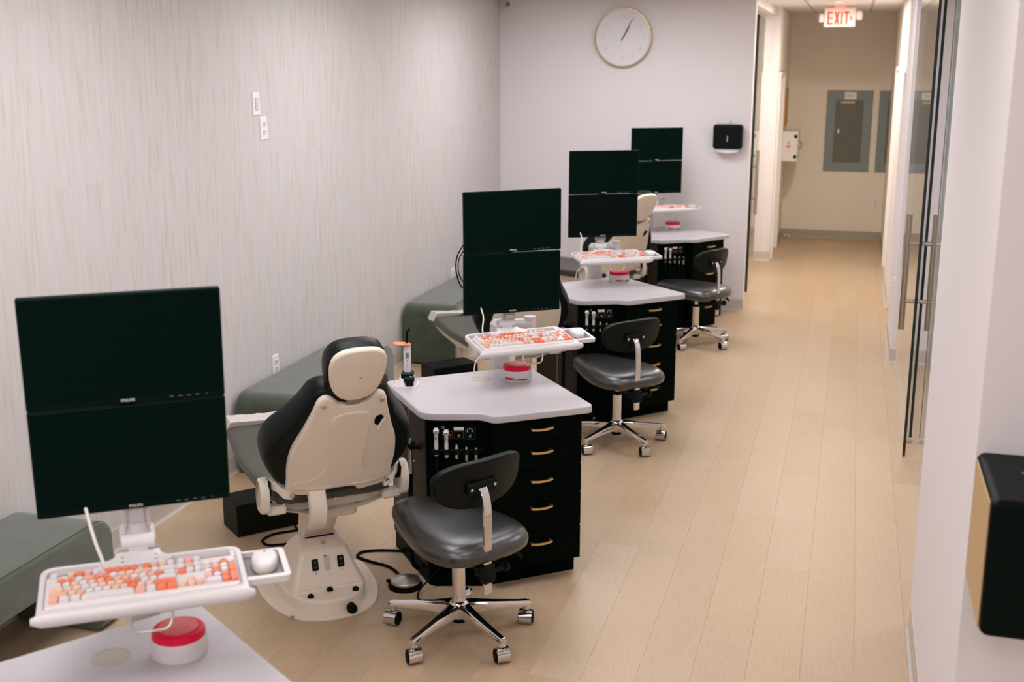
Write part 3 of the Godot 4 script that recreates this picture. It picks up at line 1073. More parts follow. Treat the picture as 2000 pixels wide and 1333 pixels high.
		mo.transform = Transform3D(TB * Basis(Vector3.UP, -0.12), T + TB * Vector3(0.273, -0.0165, -0.022))
		mo.set_meta("label", lm)
	cables()
	# --- chairs
	var ch := make_chair()
	for k in range(1, 4):
		var lb: String = ["", "beige and black dental chair facing the wall, nearest in view", "beige and black dental chair mostly hidden by the second pair of monitors", "beige and black dental chair behind the third pair of monitors, farthest"][k]
		var o := ch if k == 1 else copy(ch, lb, Vector3.ZERO, 0)
		o.position = [Vector3.ZERO, Vector3(-1.988, 0, -4.068), Vector3(-1.923, 0, -6.497), Vector3(-1.912, 0, -8.913)][k]
		o.rotation.y = [0.0, 0.698, 0.614, 0.834][k]
		o.set_meta("label", lb)
		var lf := "translucent plastic cover over the leg rest of the %s dental chair" % ["", "nearest", "middle", "farthest"][k]
		foot_cover(o.transform, lf)
	# --- benches
	var be := make_bench()
	for k in 3:
		var lb: String = ["green upholstered bench at the lower left edge, nearest of three", "green upholstered bench behind the nearest dental chair", "green upholstered bench behind the second pair of monitors, farthest"][k]
		var o := be if k == 0 else copy(be, lb, Vector3.ZERO, 0)
		o.position = Vector3(-2.985, 0, [-2.33, -5.215, -7.62][k])
		o.set_meta("label", lb)
	# --- boxes on the floor under the leg rests
	var bx := make_floor_box()
	for k in 2:
		var lb: String = ["black floor box under the leg rest of the nearest dental chair", "black floor box in front of the farthest green bench"][k]
		var o := bx if k == 0 else copy(bx, lb, Vector3.ZERO, 0)
		o.position = [Vector3(-2.56, 0, -4.434), Vector3(-2.523, 0, -6.966)][k]
		o.rotation.y = [deg_to_rad(49.0), deg_to_rad(48.0)][k]
		o.set_meta("label", lb)
	# --- stools
	var sl := make_stool()
	for k in 3:
		var lb: String = ["black stool on chrome base beside the second cabinet, nearest of three", "black stool on chrome base beside the third cabinet, middle of three", "black stool on chrome base beside the farthest cabinet, farthest of three"][k]
		var o := sl if k == 0 else copy(sl, lb, Vector3.ZERO, 0)
		o.position = [Vector3(-1.31, 0, -3.85), Vector3(-1.18, 0, -6.257), Vector3(-1.068, 0, -8.81)][k]
		o.rotation.y = deg_to_rad([57.0, 50.0, 61.0][k])
		o.set_meta("label", lb)
	# --- foot pedals
	var pd := make_pedal()
	for k in 2:
		var lb: String = ["round steel foot pedal on black base beside the nearest stool", "round steel foot pedal on black base behind the second stool"][k]
		var o := pd if k == 0 else copy(pd, lb, Vector3.ZERO, 0)
		o.position = [Vector3(-1.652, 0, -4.175), Vector3(-1.407, 0, -6.66)][k]
		o.rotation.y = [0.6, 0.9][k]
		o.set_meta("label", lb)

func panel_at(u: float, y: float, out: float) -> Vector3:   # on the sloping delivery panel, cabinet axes
	return Vector3(-0.43 - 0.919 * u - 0.395 * out, y, -0.062 - 0.395 * u + 0.919 * out)

func make_cabinet() -> Node3D:
	var o := thing("treatment_cabinet", "", "cabinet", Vector3.ZERO, 0.0, "treatment cabinets along the wallpapered wall")
	# drawer carcass
	part("carcass", mb().box(Vector3(-0.198, 0.399, -0.31), Vector3(0.394, 0.636, 0.58), 0.0015), M.laminate, o)
	var ys := [[0.0812, 0.2255], [0.2285, 0.3695], [0.3725, 0.4955], [0.4985, 0.6165], [0.6195, 0.7155]]
	var hy := [0.183, 0.336, 0.453, 0.574, 0.671]
	for i in 5:
		var d := part("drawer", mb().box(Vector3(-0.1975, (ys[i][0] + ys[i][1]) / 2, -0.009), Vector3(0.391, ys[i][1] - ys[i][0], 0.018), 0.0012), M.laminate, o)
		var k := mb()
		var pts := []
		for j in 11:
			var u := -1.0 + 0.2 * j
			pts.append(Vector3(-0.188 + u * 0.0465, hy[i] - 0.0015 + 0.002 * u * u, 0.0275 - 0.0075 * u * u))
		var rings := []
		for a in pts:
			rings.append([a + Vector3(0, -0.0048, -0.003), a + Vector3(0, 0.0048, -0.003), a + Vector3(0, 0.0048, 0.003), a + Vector3(0, -0.0048, 0.003)])
		k.loft(rings)
		for s in [-1, 1]:
			k.box(Vector3(-0.188 + s * 0.0435, hy[i] + 0.0002, 0.011), Vector3(0.010, 0.0095, 0.022), 0.001)
		part("handle", k, M.brass, d)
	part("toe_kick", mb().box(Vector3(-0.188, 0.04, -0.33), Vector3(0.376, 0.08, 0.54)), M.panel_black, o)
	# delivery side
	var poly := PackedVector2Array([Vector2(-0.396, -0.60), Vector2(-0.396, -0.055), Vector2(-0.43, -0.066), Vector2(-0.595, -0.137), Vector2(-0.613, -0.165), Vector2(-0.613, -0.60)])
	part("delivery_body", mb().prism(poly, 0.0, 0.7176), M.panel_black, o)
	# side panel with a door seam
	part("side_panel", mb().box(Vector3(-0.6165, 0.395, -0.485), Vector3(0.007, 0.63, 0.225), 0.001), M.laminate_side, o)
	part("side_panel", mb().box(Vector3(-0.6165, 0.395, -0.268), Vector3(0.007, 0.63, 0.200), 0.001), M.laminate_side, o)
	part("edge_strip", mb().box(Vector3(-0.618, 0.40, -0.3735), Vector3(0.003, 0.64, 0.006), 0.001), M.steel, o)
	# front plate with controls
	var fb := Basis(Vector3(-0.919, 0, -0.395), Vector3.UP, Vector3(-0.395, 0, 0.919))
	var ft := Transform3D(fb, Vector3(-0.43, 0, -0.062))
	var k2 := mb()
	k2.t = ft
	k2.box(Vector3(0.085, 0.46, -0.004), Vector3(0.178, 0.48, 0.014), 0.002)
	var fp := part("front_plate", k2, M.panel_black, o)
	for c in [[0.125, 0.655, 0.042, 0.030], [0.0785, 0.654, 0.035, 0.032], [0.0335, 0.6615, 0.038, 0.050]]:
		k2 = mb()
		k2.t = ft * basis_from(Vector3.RIGHT, Vector3(0, 0, 1), Vector3(0, 1, 0), Vector3(c[0], c[1], 0.0))
		var a := rrect(c[2] / 2, c[3] / 2, 0.004, 2)
		var b := rrect(c[2] / 2 - 0.0011, c[3] / 2 - 0.0011, 0.003, 2)
		var rg := []
		for i in a.size():
			rg.append([Vector3(a[i].x, 0.003, a[i].y), Vector3(a[i].x, 0.0042, a[i].y), Vector3(b[i].x, 0.0042, b[i].y), Vector3(b[i].x, 0.003, b[i].y)])
		k2.loft(rg, false, true)
		part("control_outline", k2, M.dim_print, fp)
	k2 = mb()
	k2.t = ft
	k2.box(Vector3(0.079, 0.6805, 0.0032), Vector3(0.040, 0.013, 0.002))
	part("white_strip", k2, M.paper, fp)
	k2 = mb()
	k2.t = ft
	k2.box(Vector3(0.141, 0.6865, 0.0032), Vector3(0.013, 0.013, 0.002))
	part("square_label", k2, M.dim_print, fp)
	for c in [[0.1135, 0.655, 0.005, "knob_red"], [0.078, 0.652, 0.0065, "knob_orange"], [0.034, 0.652, 0.0075, "knob_grey"], [0.035, 0.673, 0.0065, "black_plastic"], [0.138, 0.652, 0.006, "black_plastic"]]:
		k2 = mb()
		k2.t = ft * basis_from(Vector3.RIGHT, Vector3(0, 0, 1), Vector3(0, -1, 0), Vector3(c[0], c[1], 0.002))
		k2.lathe([Vector2(c[2], 0), Vector2(c[2], 0.009), Vector2(c[2] * 0.85, 0.012), Vector2(0, 0.0125)], 16)
		part("control_knob", k2, M[c[3]], fp)
	k2 = mb()
	k2.t = ft * basis_from(Vector3.RIGHT, Vector3(0, 0, 1), Vector3(0, 1, 0), Vector3(0.035, 0.6735, 0.0145))
	var ar := []
	for i in 10:
		var a := -0.6 + 4.2 * i / 9.0
		ar.append(Vector3(cos(a) * 0.0105, 0.0, sin(a) * 0.0105))
	k2.tube(ar, 0.0012, 5)
	part("dial_mark", k2, M.silver_print, fp)
	# holder rail with five cups
	k2 = mb()
	k2.t = ft
	k2.box(Vector3(0.088, 0.592, 0.012), Vector3(0.20, 0.014, 0.020), 0.004)
	for u in [0.168, 0.128, 0.088, 0.049, 0.011]:
		k2.lathe([Vector2(0.0085, 0.582), Vector2(0.0165, 0.582), Vector2(0.0165, 0.602), Vector2(0.0085, 0.602)], 14, Vector3(u, 0, 0.022))
	part("holder_rail", k2, M.black_plastic, o)
	# clamp on the corner for the suction handpiece
	k2 = mb()
	k2.tube([Vector3(-0.60, 0.578, -0.215), Vector3(-0.64, 0.578, -0.245)], 0.012, 10)
	k2.box(Vector3(-0.648, 0.58, -0.25), Vector3(0.034, 0.030, 0.030), 0.008)
	part("suction_clamp", k2, M.rubber, o)
	# white top with a cable hole
	var pts := [Vector2(-0.632, -0.655), Vector2(0.047, -0.645), Vector2(0.031, 0.047), Vector2(-0.30, 0.031), Vector2(-0.405, 0.026), Vector2(-0.425, -0.037), Vector2(-0.606, -0.112), Vector2(-0.642, -0.150)]
	var top := round_poly(pts, [0.045, 0.03, 0.035, 0.0, 0.045, 0.03, 0.05, 0.03], 6)
	k2 = mb()
	k2.prism(top, 0.7185, 0.750, 0.007, 0.004)
	part("countertop", k2, M.solid_surface, o)
	k2 = mb()
	k2.lathe([Vector2(0.0, 0.7502), Vector2(0.040, 0.7502), Vector2(0.0405, 0.7512), Vector2(0.0425, 0.7516), Vector2(0.0445, 0.7512), Vector2(0.0455, 0.7499), Vector2(0.0, 0.7495)], 36, Vector3(-0.235, 0, -0.505))
	part("cable_grommet", k2, M.grommet, o)
	return o

func make_syringe() -> Node3D:
	var o := thing("water_syringe", "", "syringe", Vector3.ZERO, 0.0, "white syringes in the cabinet holders")
	part("grip", mb().lathe([Vector2(0.0, -0.117), Vector2(0.0075, -0.116), Vector2(0.0082, -0.07), Vector2(0.0068, -0.035), Vector2(0.0085, -0.024), Vector2(0.0105, -0.012), Vector2(0.0085, -0.002), Vector2(0.0, 0.0)], 16), M.white_plastic, o)
	var k := mb()
	k.t = basis_from(Vector3(1, 0, 0), Vector3(0, -0.35, 0.94), Vector3(0, -0.94, -0.35), Vector3(0, -0.013, 0.0))
	k.lathe([Vector2(0.0115, -0.004), Vector2(0.0115, 0.008), Vector2(0.009, 0.012), Vector2(0.0, 0.012)], 14)
	part("head", k, M.white_plastic, o)
	part("button", mb().box(Vector3(0.0, -0.012, 0.0135), Vector3(0.006, 0.005, 0.004), 0.001), M.tray_grey, o)
	part("collar", mb().lathe([Vector2(0.0087, -0.046), Vector2(0.0093, -0.044), Vector2(0.0093, -0.034), Vector2(0.0087, -0.032)], 14), M.steel, o)
	part("hose", mb().tube(smooth([Vector3(0, -0.112, 0), Vector3(0.002, -0.22, 0.01), Vector3(0.0, -0.34, 0.0), Vector3(0, -0.40, -0.015)], 5), 0.0035, 7), M.rubber, o)
	return o

func make_coupler() -> Node3D:
	var o := thing("handpiece_coupler", "", "handpiece", Vector3.ZERO, 0.0, "steel handpiece couplers in the cabinet holders")
	part("barrel", mb().lathe([Vector2(0.0, -0.060), Vector2(0.0058, -0.059), Vector2(0.0066, -0.035), Vector2(0.0078, -0.026), Vector2(0.0078, -0.014), Vector2(0.0055, -0.010), Vector2(0.0050, -0.001), Vector2(0.0, 0.0)], 14), M.steel, o)
	part("ring", mb().lathe([Vector2(0.0079, -0.020), Vector2(0.0086, -0.019), Vector2(0.0086, -0.015), Vector2(0.0079, -0.014)], 14), M.brass, o)
	part("hose", mb().tube(smooth([Vector3(0, -0.056, 0), Vector3(-0.002, -0.15, 0.012), Vector3(0.0, -0.28, 0.004), Vector3(0, -0.33, -0.015)], 5), 0.003, 7), M.rubber, o)
	return o

func make_suction() -> Node3D:
	var o := thing("suction_handpiece", "", "handpiece", Vector3.ZERO, 0.0, "suction handpieces beside the cabinets")
	part("tip", mb().lathe([Vector2(0.0, 0.462), Vector2(0.0115, 0.463), Vector2(0.0125, 0.500), Vector2(0.0120, 0.512), Vector2(0.0075, 0.545), Vector2(0.0068, 0.590), Vector2(0.0085, 0.598), Vector2(0.0088, 0.610), Vector2(0.0, 0.614)], 16), M.steel, o)
	part("valve", mb().tube([Vector3(0.010, 0.515, 0.004), Vector3(0.018, 0.515, 0.008)], 0.004, 8), M.steel, o)
	part("hose", mb().tube(smooth([Vector3(0, 0.466, 0), Vector3(-0.004, 0.38, 0.004), Vector3(-0.010, 0.22, 0.010), Vector3(0.0, 0.08, 0.0), Vector3(0.03, 0.03, -0.02)], 6), 0.0095, 10), M.rubber, o)
	return o

func make_jar() -> Node3D:
	var o := thing("wipe_tub", "", "tub", Vector3.ZERO, 0.0, "white tubs with red lids")
	part("body", mb().lathe([Vector2(0.0, 0.0), Vector2(0.062, 0.0), Vector2(0.0640, 0.003), Vector2(0.0640, 0.041), Vector2(0.0610, 0.046), Vector2(0.0, 0.046)], 40), M.jar_white, o)
	var k := mb()
	k.lathe([Vector2(0.0, 0.044), Vector2(0.0605, 0.0445), Vector2(0.0615, 0.047), Vector2(0.0608, 0.060), Vector2(0.0580, 0.0635), Vector2(0.050, 0.065), Vector2(0.0, 0.065)], 40)
	var lid := part("lid", k, M.lid_red, o)
	part("lid_cap", mb().lathe([Vector2(0.0, 0.0645), Vector2(0.045, 0.0647), Vector2(0.045, 0.0678), Vector2(0.0425, 0.0692), Vector2(0.0, 0.0692)], 32), M.lid_pale, lid)
	k = mb()
	var rg := []
	for i in 13:
		var a := -0.95 + 0.06 * i
		var h := 0.006 if i > 0 else 0.001
		rg.append([Vector3(sin(a) * 0.0641, 0.013 - h * 0.8, cos(a) * 0.0641), Vector3(sin(a) * 0.0647, 0.013 - h * 0.8, cos(a) * 0.0647), Vector3(sin(a) * 0.0647, 0.013 + h, cos(a) * 0.0647), Vector3(sin(a) * 0.0641, 0.013 + h, cos(a) * 0.0641)])
	k.loft(rg)
	part("red_swoosh", k, M.label_red, o)
	k = mb()
	var word := "CaviWipes"
	var wd := [0.0088, 0.0076, 0.0072, 0.0038, 0.0110, 0.0038, 0.0078, 0.0076, 0.0066]
	var a0 := -0.22
	for i in word.length():
		a0 += wd[i] * 0.5 / 0.066
		k.text(word[i], 0.0135, 0.0006, Transform3D(Basis(Vector3.UP, a0), Vector3(sin(a0) * 0.0644, 0.0115, cos(a0) * 0.0644)), 700)
		a0 += wd[i] * 0.5 / 0.066
	part("lettering", k, M.print_black, o)
	return o

func make_curing_light() -> void:
	var P := at_st(1, Vector3(-0.562, 0.75, -0.552))
	var o := thing("charging_base", "white charging base with black cradle on the second cabinet top", "charger", P, ST[1][2] - 0.42)
	var k := mb()
	k.prism(rrect(0.040, 0.042, 0.008, 3), 0.0, 0.006, 0.003)
	k.loft([_ring(0.034, 0.036, 0.006, 0.0), _ring(0.022, 0.024, 0.034, -0.012)])
	part("body", k, M.white_plastic, o)
	k = mb()
	k.box(Vector3(0.002, 0.034, -0.006), Vector3(0.042, 0.022, 0.048), 0.004)
	k.box(Vector3(0.010, 0.027, 0.026), Vector3(0.036, 0.018, 0.032), 0.004)
	k.box(Vector3(0.012, 0.018, 0.036), Vector3(0.026, 0.026, 0.014), 0.003)
	part("cradle", k, M.black_plastic, o)
	part("charge_lamp", mb().box(Vector3(0.016, 0.0365, 0.028), Vector3(0.010, 0.003, 0.008), 0.001), M.tray_grey, o)
	o.scale = Vector3.ONE * 1.25
	var c := thing("curing_light", "slim white curing light with orange shield standing in its charger", "curing light", P + Vector3(0, 0.0565, 0) + Basis(Vector3.UP, ST[1][2] - 0.42) * Vector3(0.0026, 0, -0.0104), ST[1][2] - 0.42)
	c.scale = Vector3.ONE * 1.2
	k = mb()
	k.loft([_ring(0.0115, 0.0105, 0.0, 0), _ring(0.0128, 0.0115, 0.02, 0), _ring(0.0135, 0.0115, 0.075, 0), _ring(0.0125, 0.011, 0.095, 0)])
	part("grip", k, M.white_plastic, c)
	k = mb()
	part("display", mb().box(Vector3(0.001, 0.061, 0.0115), Vector3(0.011, 0.021, 0.0015), 0.0006), M.tray_grey, c)
	for y in [0.042, 0.032, 0.022]:
		part("button", mb().box(Vector3(0.001, y, 0.0112), Vector3(0.0045, 0.0035, 0.0015), 0.0006), M.tray_grey, c)
	k = mb()
	k.lathe([Vector2(0.009, 0.094), Vector2(0.010, 0.098), Vector2(0.0085, 0.106), Vector2(0.0, 0.106)], 16)
	part("collar", k, M.amber, c)
	k = mb()
	k.t = Transform3D(Basis(Vector3.BACK, -0.06), Vector3(-0.018, 0.102, 0))
	k.prism(superell(0.032, 0.024, 2.2, 28), -0.0012, 0.0012)
	part("shield", k, M.amber, c)
	part("light_guide", mb().tube(smooth([Vector3(0, 0.104, 0), Vector3(0, 0.125, 0), Vector3(0.0005, 0.140, 0), Vector3(0.005, 0.150, 0.0), Vector3(0.012, 0.157, 0)], 5), 0.0042, 12), M.gloss_black, c)
	# red cord hung beside the cabinet corner
	var r := thing("red_cord", "loop of red cord hanging at the corner of the second cabinet", "cord", at_st(1, Vector3(-0.64, 0.0, -0.47)), ST[1][2])
	part("loop", mb().tube(smooth([Vector3(0.018, 0.705, 0.0), Vector3(-0.006, 0.69, 0.01), Vector3(-0.004, 0.66, -0.01), Vector3(0.0, 0.60, 0.012), Vector3(-0.002, 0.52, 0.0), Vector3(0.002, 0.46, 0.02)], 6), 0.0048, 8), M.cord_red, r)
	part("clip", mb().box(Vector3(0.0, 0.655, 0.0), Vector3(0.016, 0.018, 0.016), 0.004), M.white_plastic, r)

func _ring(hx: float, hz: float, y: float, cz: float) -> Array:
	var out := []
	for a in rrect(hx, hz, minf(hx, hz) * 0.45, 3):
		out.append(Vector3(a.x, y, a.y + cz))
	return out

# ------------------------------------------------------------------ screens, posts and trays
func make_monitor(scr: Material) -> Node3D:
	var o := thing("monitor", "", "monitor", Vector3.ZERO, 0.0, "stacked monitors over the cabinets")
	part("housing", mb().box(Vector3(0, 0, -0.012), Vector3(0.440, 0.2655, 0.022), 0.003), M.bezel, o)
	part("rear_cover", mb().box(Vector3(0, -0.01, -0.030), Vector3(0.30, 0.17, 0.022), 0.010), M.black_plastic, o)
	part("screen", mb().box(Vector3(0, 0.006, -0.0006), Vector3(0.4285, 0.2415, 0.0012)), scr, o)
	part("logo", mb().text("PHILIPS", 0.0085, 0.0006, Transform3D(Basis(), Vector3(0, -0.1236, -0.0009)), 800), M.silver_print, o)
	var k := mb()
	for i in 4:
		k.box(Vector3(0.098 + 0.0195 * i, -0.1238, -0.0009), Vector3(0.009, 0.0022, 0.0006))
	k.box(Vector3(0.178, -0.1238, -0.0009), Vector3(0.0025, 0.0025, 0.0006))
	part("button_marks", k, M.dim_print, o)
	return o

func make_post() -> Node3D:   # local z towards the screens, which hang 0.155 m in front
	var o := thing("monitor_post", "", "monitor stand", Vector3.ZERO, 0.0, "white monitor posts behind the cabinets")
	part("floor_plate", mb().prism(rrect(0.075, 0.06, 0.01, 3), 0.0, 0.010, 0.003), M.white_plastic, o)
	part("column", mb().prism(rrect(0.042, 0.03, 0.012, 4), 0.008, 0.905, 0.004), M.white_plastic, o)
	var k := mb()
	k.box(Vector3(0, 0.925, 0.035), Vector3(0.085, 0.075, 0.13), 0.016)
	part("arm_joint", k, M.white_plastic, o)
	part("knuckle", mb().lathe([Vector2(0.0, 0.945), Vector2(0.030, 0.947), Vector2(0.030, 0.985), Vector2(0.026, 0.992), Vector2(0.026, 1.012), Vector2(0.0, 1.014)], 24, Vector3(0, 0, 0.115)), M.white_plastic, o)
	part("riser", mb().box(Vector3(0, 1.21, 0.121), Vector3(0.042, 0.42, 0.022), 0.006), M.white_plastic, o)
	for s in [-1, 1]:
		part("bracket_cheek", mb().box(Vector3(s * 0.027, 1.04, 0.121), Vector3(0.010, 0.085, 0.026), 0.004), M.white_plastic, o)
	for y in [1.175, 1.44]:
		part("mount_plate", mb().box(Vector3(0, y, 0.139), Vector3(0.11, 0.11, 0.012), 0.003), M.black_plastic, o)
	return o

func make_tray() -> Node3D:   # x right, z towards the user; y 0 at the rim
	var o := thing("keyboard_tray", "", "keyboard tray", Vector3.ZERO, 0.0, "white keyboard trays over the cabinets")
	# rim ring
	var A := round_poly([Vector2(0.225, 0.112), Vector2(-0.225, 0.112), Vector2(-0.225, -0.122), Vector2(0.225, -0.122)], [0.012, 0.012, 0.034, 0.034], 6)
	var B := round_poly([Vector2(0.211, 0.085), Vector2(-0.211, 0.085), Vector2(-0.211, -0.110), Vector2(0.211, -0.110)], [0.008, 0.008, 0.024, 0.024], 6)
	var rg := []
	for i in A.size():
		var a := A[i]
		var b := B[i]
		var m := a.lerp(b, 0.22)
		var m2 := a.lerp(b, 0.78)
		rg.append([Vector3(a.x, -0.018, a.y), Vector3(a.x, -0.003, a.y), Vector3(m.x, 0.0, m.y), Vector3(m2.x, 0.0, m2.y), Vector3(b.x, -0.003, b.y), Vector3(b.x, -0.018, b.y)])
	var k := mb()
	k.loft(rg, false, true)
	part("rim", k, M.white_plastic, o)
	k = mb()
	k.box(Vector3(0, -0.0105, 0.0055), Vector3(0.424, 0.006, 0.161), 0.001)
	for x in [-0.093, 0.049, 0.205]:
		k.box(Vector3(x, -0.0085, -0.092), Vector3(0.013, 0.009, 0.042), 0.002)
	part("deck", k, M.white_plastic, o)
	# palm rest lip
	k = mb()
	var lip := []
	for i in 25:
		var x := -0.236 + 0.472 * i / 24.0
		var e := minf(1.0, minf(i, 24 - i) * 0.5 + 0.45)
		var ring := []
		for j in 12:
			var an := TAU * j / 12
			ring.append(Vector3(x, -0.012 + 0.0165 * e * sin(an), 0.114 + 0.014 * e * cos(an)))
		lip.append(ring)
	k.loft(lip)
	part("palm_rest", k, M.white_plastic, o)
	# mounting plate at the rear
	k = mb()
	k.prism(round_poly([Vector2(-0.095, -0.098), Vector2(-0.060, -0.128), Vector2(-0.060, -0.150), Vector2(0.042, -0.150), Vector2(0.042, -0.128), Vector2(0.072, -0.098), Vector2(0.05, -0.078), Vector2(-0.08, -0.078)], [0.01, 0.01, 0.004, 0.004, 0.01, 0.01, 0, 0], 3), -0.006, 0.004, 0.002)
	part("mount_plate", k, M.white_plastic, o)
	for x in [-0.045, 0.030]:
		for z in [-0.118, -0.092]:
			k = mb()
			k.lathe([Vector2(0.0036, 0.0035), Vector2(0.0036, 0.0052), Vector2(0.0, 0.0056)], 10, Vector3(x, 0, z))
			part("screw", k, M.steel, o)
	k = mb()
	k.box(Vector3(-0.008, 0.012, -0.172), Vector3(0.066, 0.042, 0.044), 0.012)
	k.tube([Vector3(-0.045, 0.018, -0.168), Vector3(0.030, 0.018, -0.168)], 0.019, 16)
	part("tilt_block", k, M.white_plastic, o)
	# release bar beneath the lip
	part("release_bar", mb().tube(smooth([Vector3(-0.035, -0.018, 0.090), Vector3(-0.034, -0.052, 0.100), Vector3(-0.024, -0.072, 0.108), Vector3(0.010, -0.074, 0.110), Vector3(0.043, -0.072, 0.108), Vector3(0.055, -0.052, 0.100), Vector3(0.056, -0.018, 0.090)], 5), 0.0032, 8), M.steel, o)
	# mouse shelf
	var C := round_poly([Vector2(0.325, 0.062), Vector2(0.215, 0.062), Vector2(0.215, -0.092), Vector2(0.325, -0.092)], [0.014, 0.002, 0.002, 0.014], 5)
	var D := round_poly([Vector2(0.311, 0.049), Vector2(0.222, 0.049), Vector2(0.222, -0.080), Vector2(0.311, -0.080)], [0.006, 0.002, 0.002, 0.006], 5)
	rg = []
	for i in C.size():
		rg.append([Vector3(C[i].x, -0.022, C[i].y), Vector3(C[i].x, -0.007, C[i].y), Vector3(C[i].lerp(D[i], 0.25).x, -0.005, C[i].lerp(D[i], 0.25).y), Vector3(D[i].x, -0.005, D[i].y), Vector3(D[i].x, -0.022, D[i].y)])
	k = mb()
	k.loft(rg, false, true)
	var ms := part("mouse_shelf", k, M.white_plastic, o)
	part("shelf_mat", mb().box(Vector3(0.266, -0.020, -0.015), Vector3(0.091, 0.005, 0.131)), M.tray_grey, ms)
	return o

func make_mouse() -> Node3D:
	var o := thing("computer_mouse", "", "mouse", Vector3.ZERO, 0.0, "white mice on the tray shelves")
	var k := mb()
	var rg := []
	var base := PackedVector2Array()
	for i in 28:
		var t := TAU * i / 28
		var e := superell(0.0300, 0.0490, 2.6, 28)[i]
		base.append(Vector2(e.x * (1.0 - 0.12 * signf(e.y) * absf(e.y) / 0.049), e.y))
	for r in [[0.93, 0.0], [1.0, 0.004], [1.0, 0.012]]:
		var ring := []
		for a in base: ring.append(Vector3(a.x * r[0], r[1], a.y * r[0]))
		rg.append(ring)
	part("base", k.loft(rg), M.beige_light, o)
	k = mb()
	rg = []
	for r in [[1.0, 0.0118], [0.985, 0.0165], [0.93, 0.0210], [0.80, 0.0245], [0.55, 0.0265], [0.25, 0.0272]]:
		var ring := []
		for a in base: ring.append(Vector3(a.x * r[0], r[1] - 0.05 * maxf(-a.y, 0.0) * r[0] * 1.2 * (r[1] - 0.0118) / 0.023, a.y * r[0]))
		rg.append(ring)
	part("shell", k.loft(rg), M.white_plastic, o)
	part("wheel", mb().tube([Vector3(-0.0028, 0.0215, -0.026), Vector3(0.0028, 0.0215, -0.026)], 0.0062, 12), M.tray_grey, o)
	return o

func key_row(out: Array, row: int, list: Array, x0: float) -> void:
	var xx := x0
	for w in list:
		if w < 0.0:
			xx += -w
		else:
			out.append([xx + w / 2.0, row, w, 1.0])
			xx += w

func key_rows() -> Array:   # [x centre, row, width, height] in key units
	var out := []
	key_row(out, 0, [1.0, -1.0, 1.0, 1.0, 1.0, 1.0, -0.5, 1.0, 1.0, 1.0, 1.0, -0.5, 1.0, 1.0, 1.0, 1.0, -0.2, 1.0, 1.0, 1.0], 0.0)
	key_row(out, 1, [1.0, 1.0, 1.0, 1.0, 1.0, 1.0, 1.0, 1.0, 1.0, 1.0, 1.0, 1.0, 1.0, 2.0, -0.2, 1.0, 1.0, 1.0, -0.2, 1.0, 1.0, 1.0, 1.0], 0.0)
	key_row(out, 2, [1.5, 1.0, 1.0, 1.0, 1.0, 1.0, 1.0, 1.0, 1.0, 1.0, 1.0, 1.0, 1.0, 1.5, -0.2, 1.0, 1.0, 1.0, -0.2, 1.0, 1.0, 1.0], 0.0)
	key_row(out, 3, [1.75, 1.0, 1.0, 1.0, 1.0, 1.0, 1.0, 1.0, 1.0, 1.0, 1.0, 1.0, 2.25, -3.4, 1.0, 1.0, 1.0], 0.0)
	key_row(out, 4, [2.25, 1.0, 1.0, 1.0, 1.0, 1.0, 1.0, 1.0, 1.0, 1.0, 1.0, 2.75, -1.2, 1.0, -1.2, 1.0, 1.0, 1.0], 0.0)
	key_row(out, 5, [1.25, 1.25, 1.25, 6.25, 1.25, 1.25, 1.25, 1.25, -0.2, 1.0, 1.0, 1.0, -0.2, 2.0, 1.0], 0.0)
	out.append([21.9, 2.5, 1.0, 2.0])
	out.append([21.9, 4.5, 1.0, 2.0])
	return out

func make_keyboard(single: bool) -> Node3D:
	var o := thing("keyboard", "", "keyboard", Vector3.ZERO, 0.0, "white keyboards with coral keys")
	var u := 0.01815
	var uz := 0.0222
	part("case", mb().prism(rrect(0.207, 0.0775, 0.010, 4), -0.003, 0.009, 0.003), M.key_white, o)
	var bench := {}
	var names := {"key_white": "white_keys", "key_peach": "peach_keys", "key_pink": "pink_keys", "key_orange": "orange_keys"}
	var r := RandomNumberGenerator.new()
	r.seed = 12
	var shapes := {}
	for kk in key_rows():
		var x: float = -0.204 + 0.0045 + kk[0] * u
		var z: float = -0.0625 + kk[1] * uz + (0.004 if kk[1] > 0 else -0.002)
		var cs := "key_white"
		var dice := r.randf()
		if dice < 0.20: cs = "key_orange"
		elif dice < 0.36: cs = "key_pink"
		elif dice < 0.54: cs = "key_peach"
		if kk[2] > 5.0: cs = "key_white"
		if kk[0] > 20.3 and kk[1] > 1 and dice < 0.6: cs = "key_orange"
		var sid := "%.2f_%.1f" % [kk[2], kk[3]]
		var hx: float = kk[2] * u / 2 - 0.0008
		var hz: float = kk[3] * uz / 2 - 0.0016
		var pl := rrect(hx, hz, minf(hx, hz) * (0.92 if kk[2] < 1.1 and kk[3] < 1.5 else 0.5), 4 if single else 2)
		if single:
			if not shapes.has(sid):
				var k := mb()
				var rg := []
				for q in [[1.0, 0.008], [1.0, 0.0125], [0.93, 0.0175], [0.84, 0.0186], [0.5, 0.0178]]:
					var ring := []
					for a in pl: ring.append(Vector3(a.x - signf(a.x) * hx * (1 - q[0]) if kk[2] > 1.1 else a.x * q[0], q[1], a.y * q[0]))
					rg.append(ring)
				k.loft(rg)
				shapes[sid] = k.mesh()
			var pt := part("key", shapes[sid], M[cs], o)
			pt.position = Vector3(x, 0, z)
		else:
			if not bench.has(cs): bench[cs] = mb()
			var k: Mb = bench[cs]
			k.t = Transform3D(Basis(), Vector3(x, 0, z))
			k.prism(pl, 0.008, 0.0186, 0.002)
	for cs in bench:
		var p := part(names[cs], bench[cs], M[cs], o)
		p.set_meta("kind", "stuff")
	return o

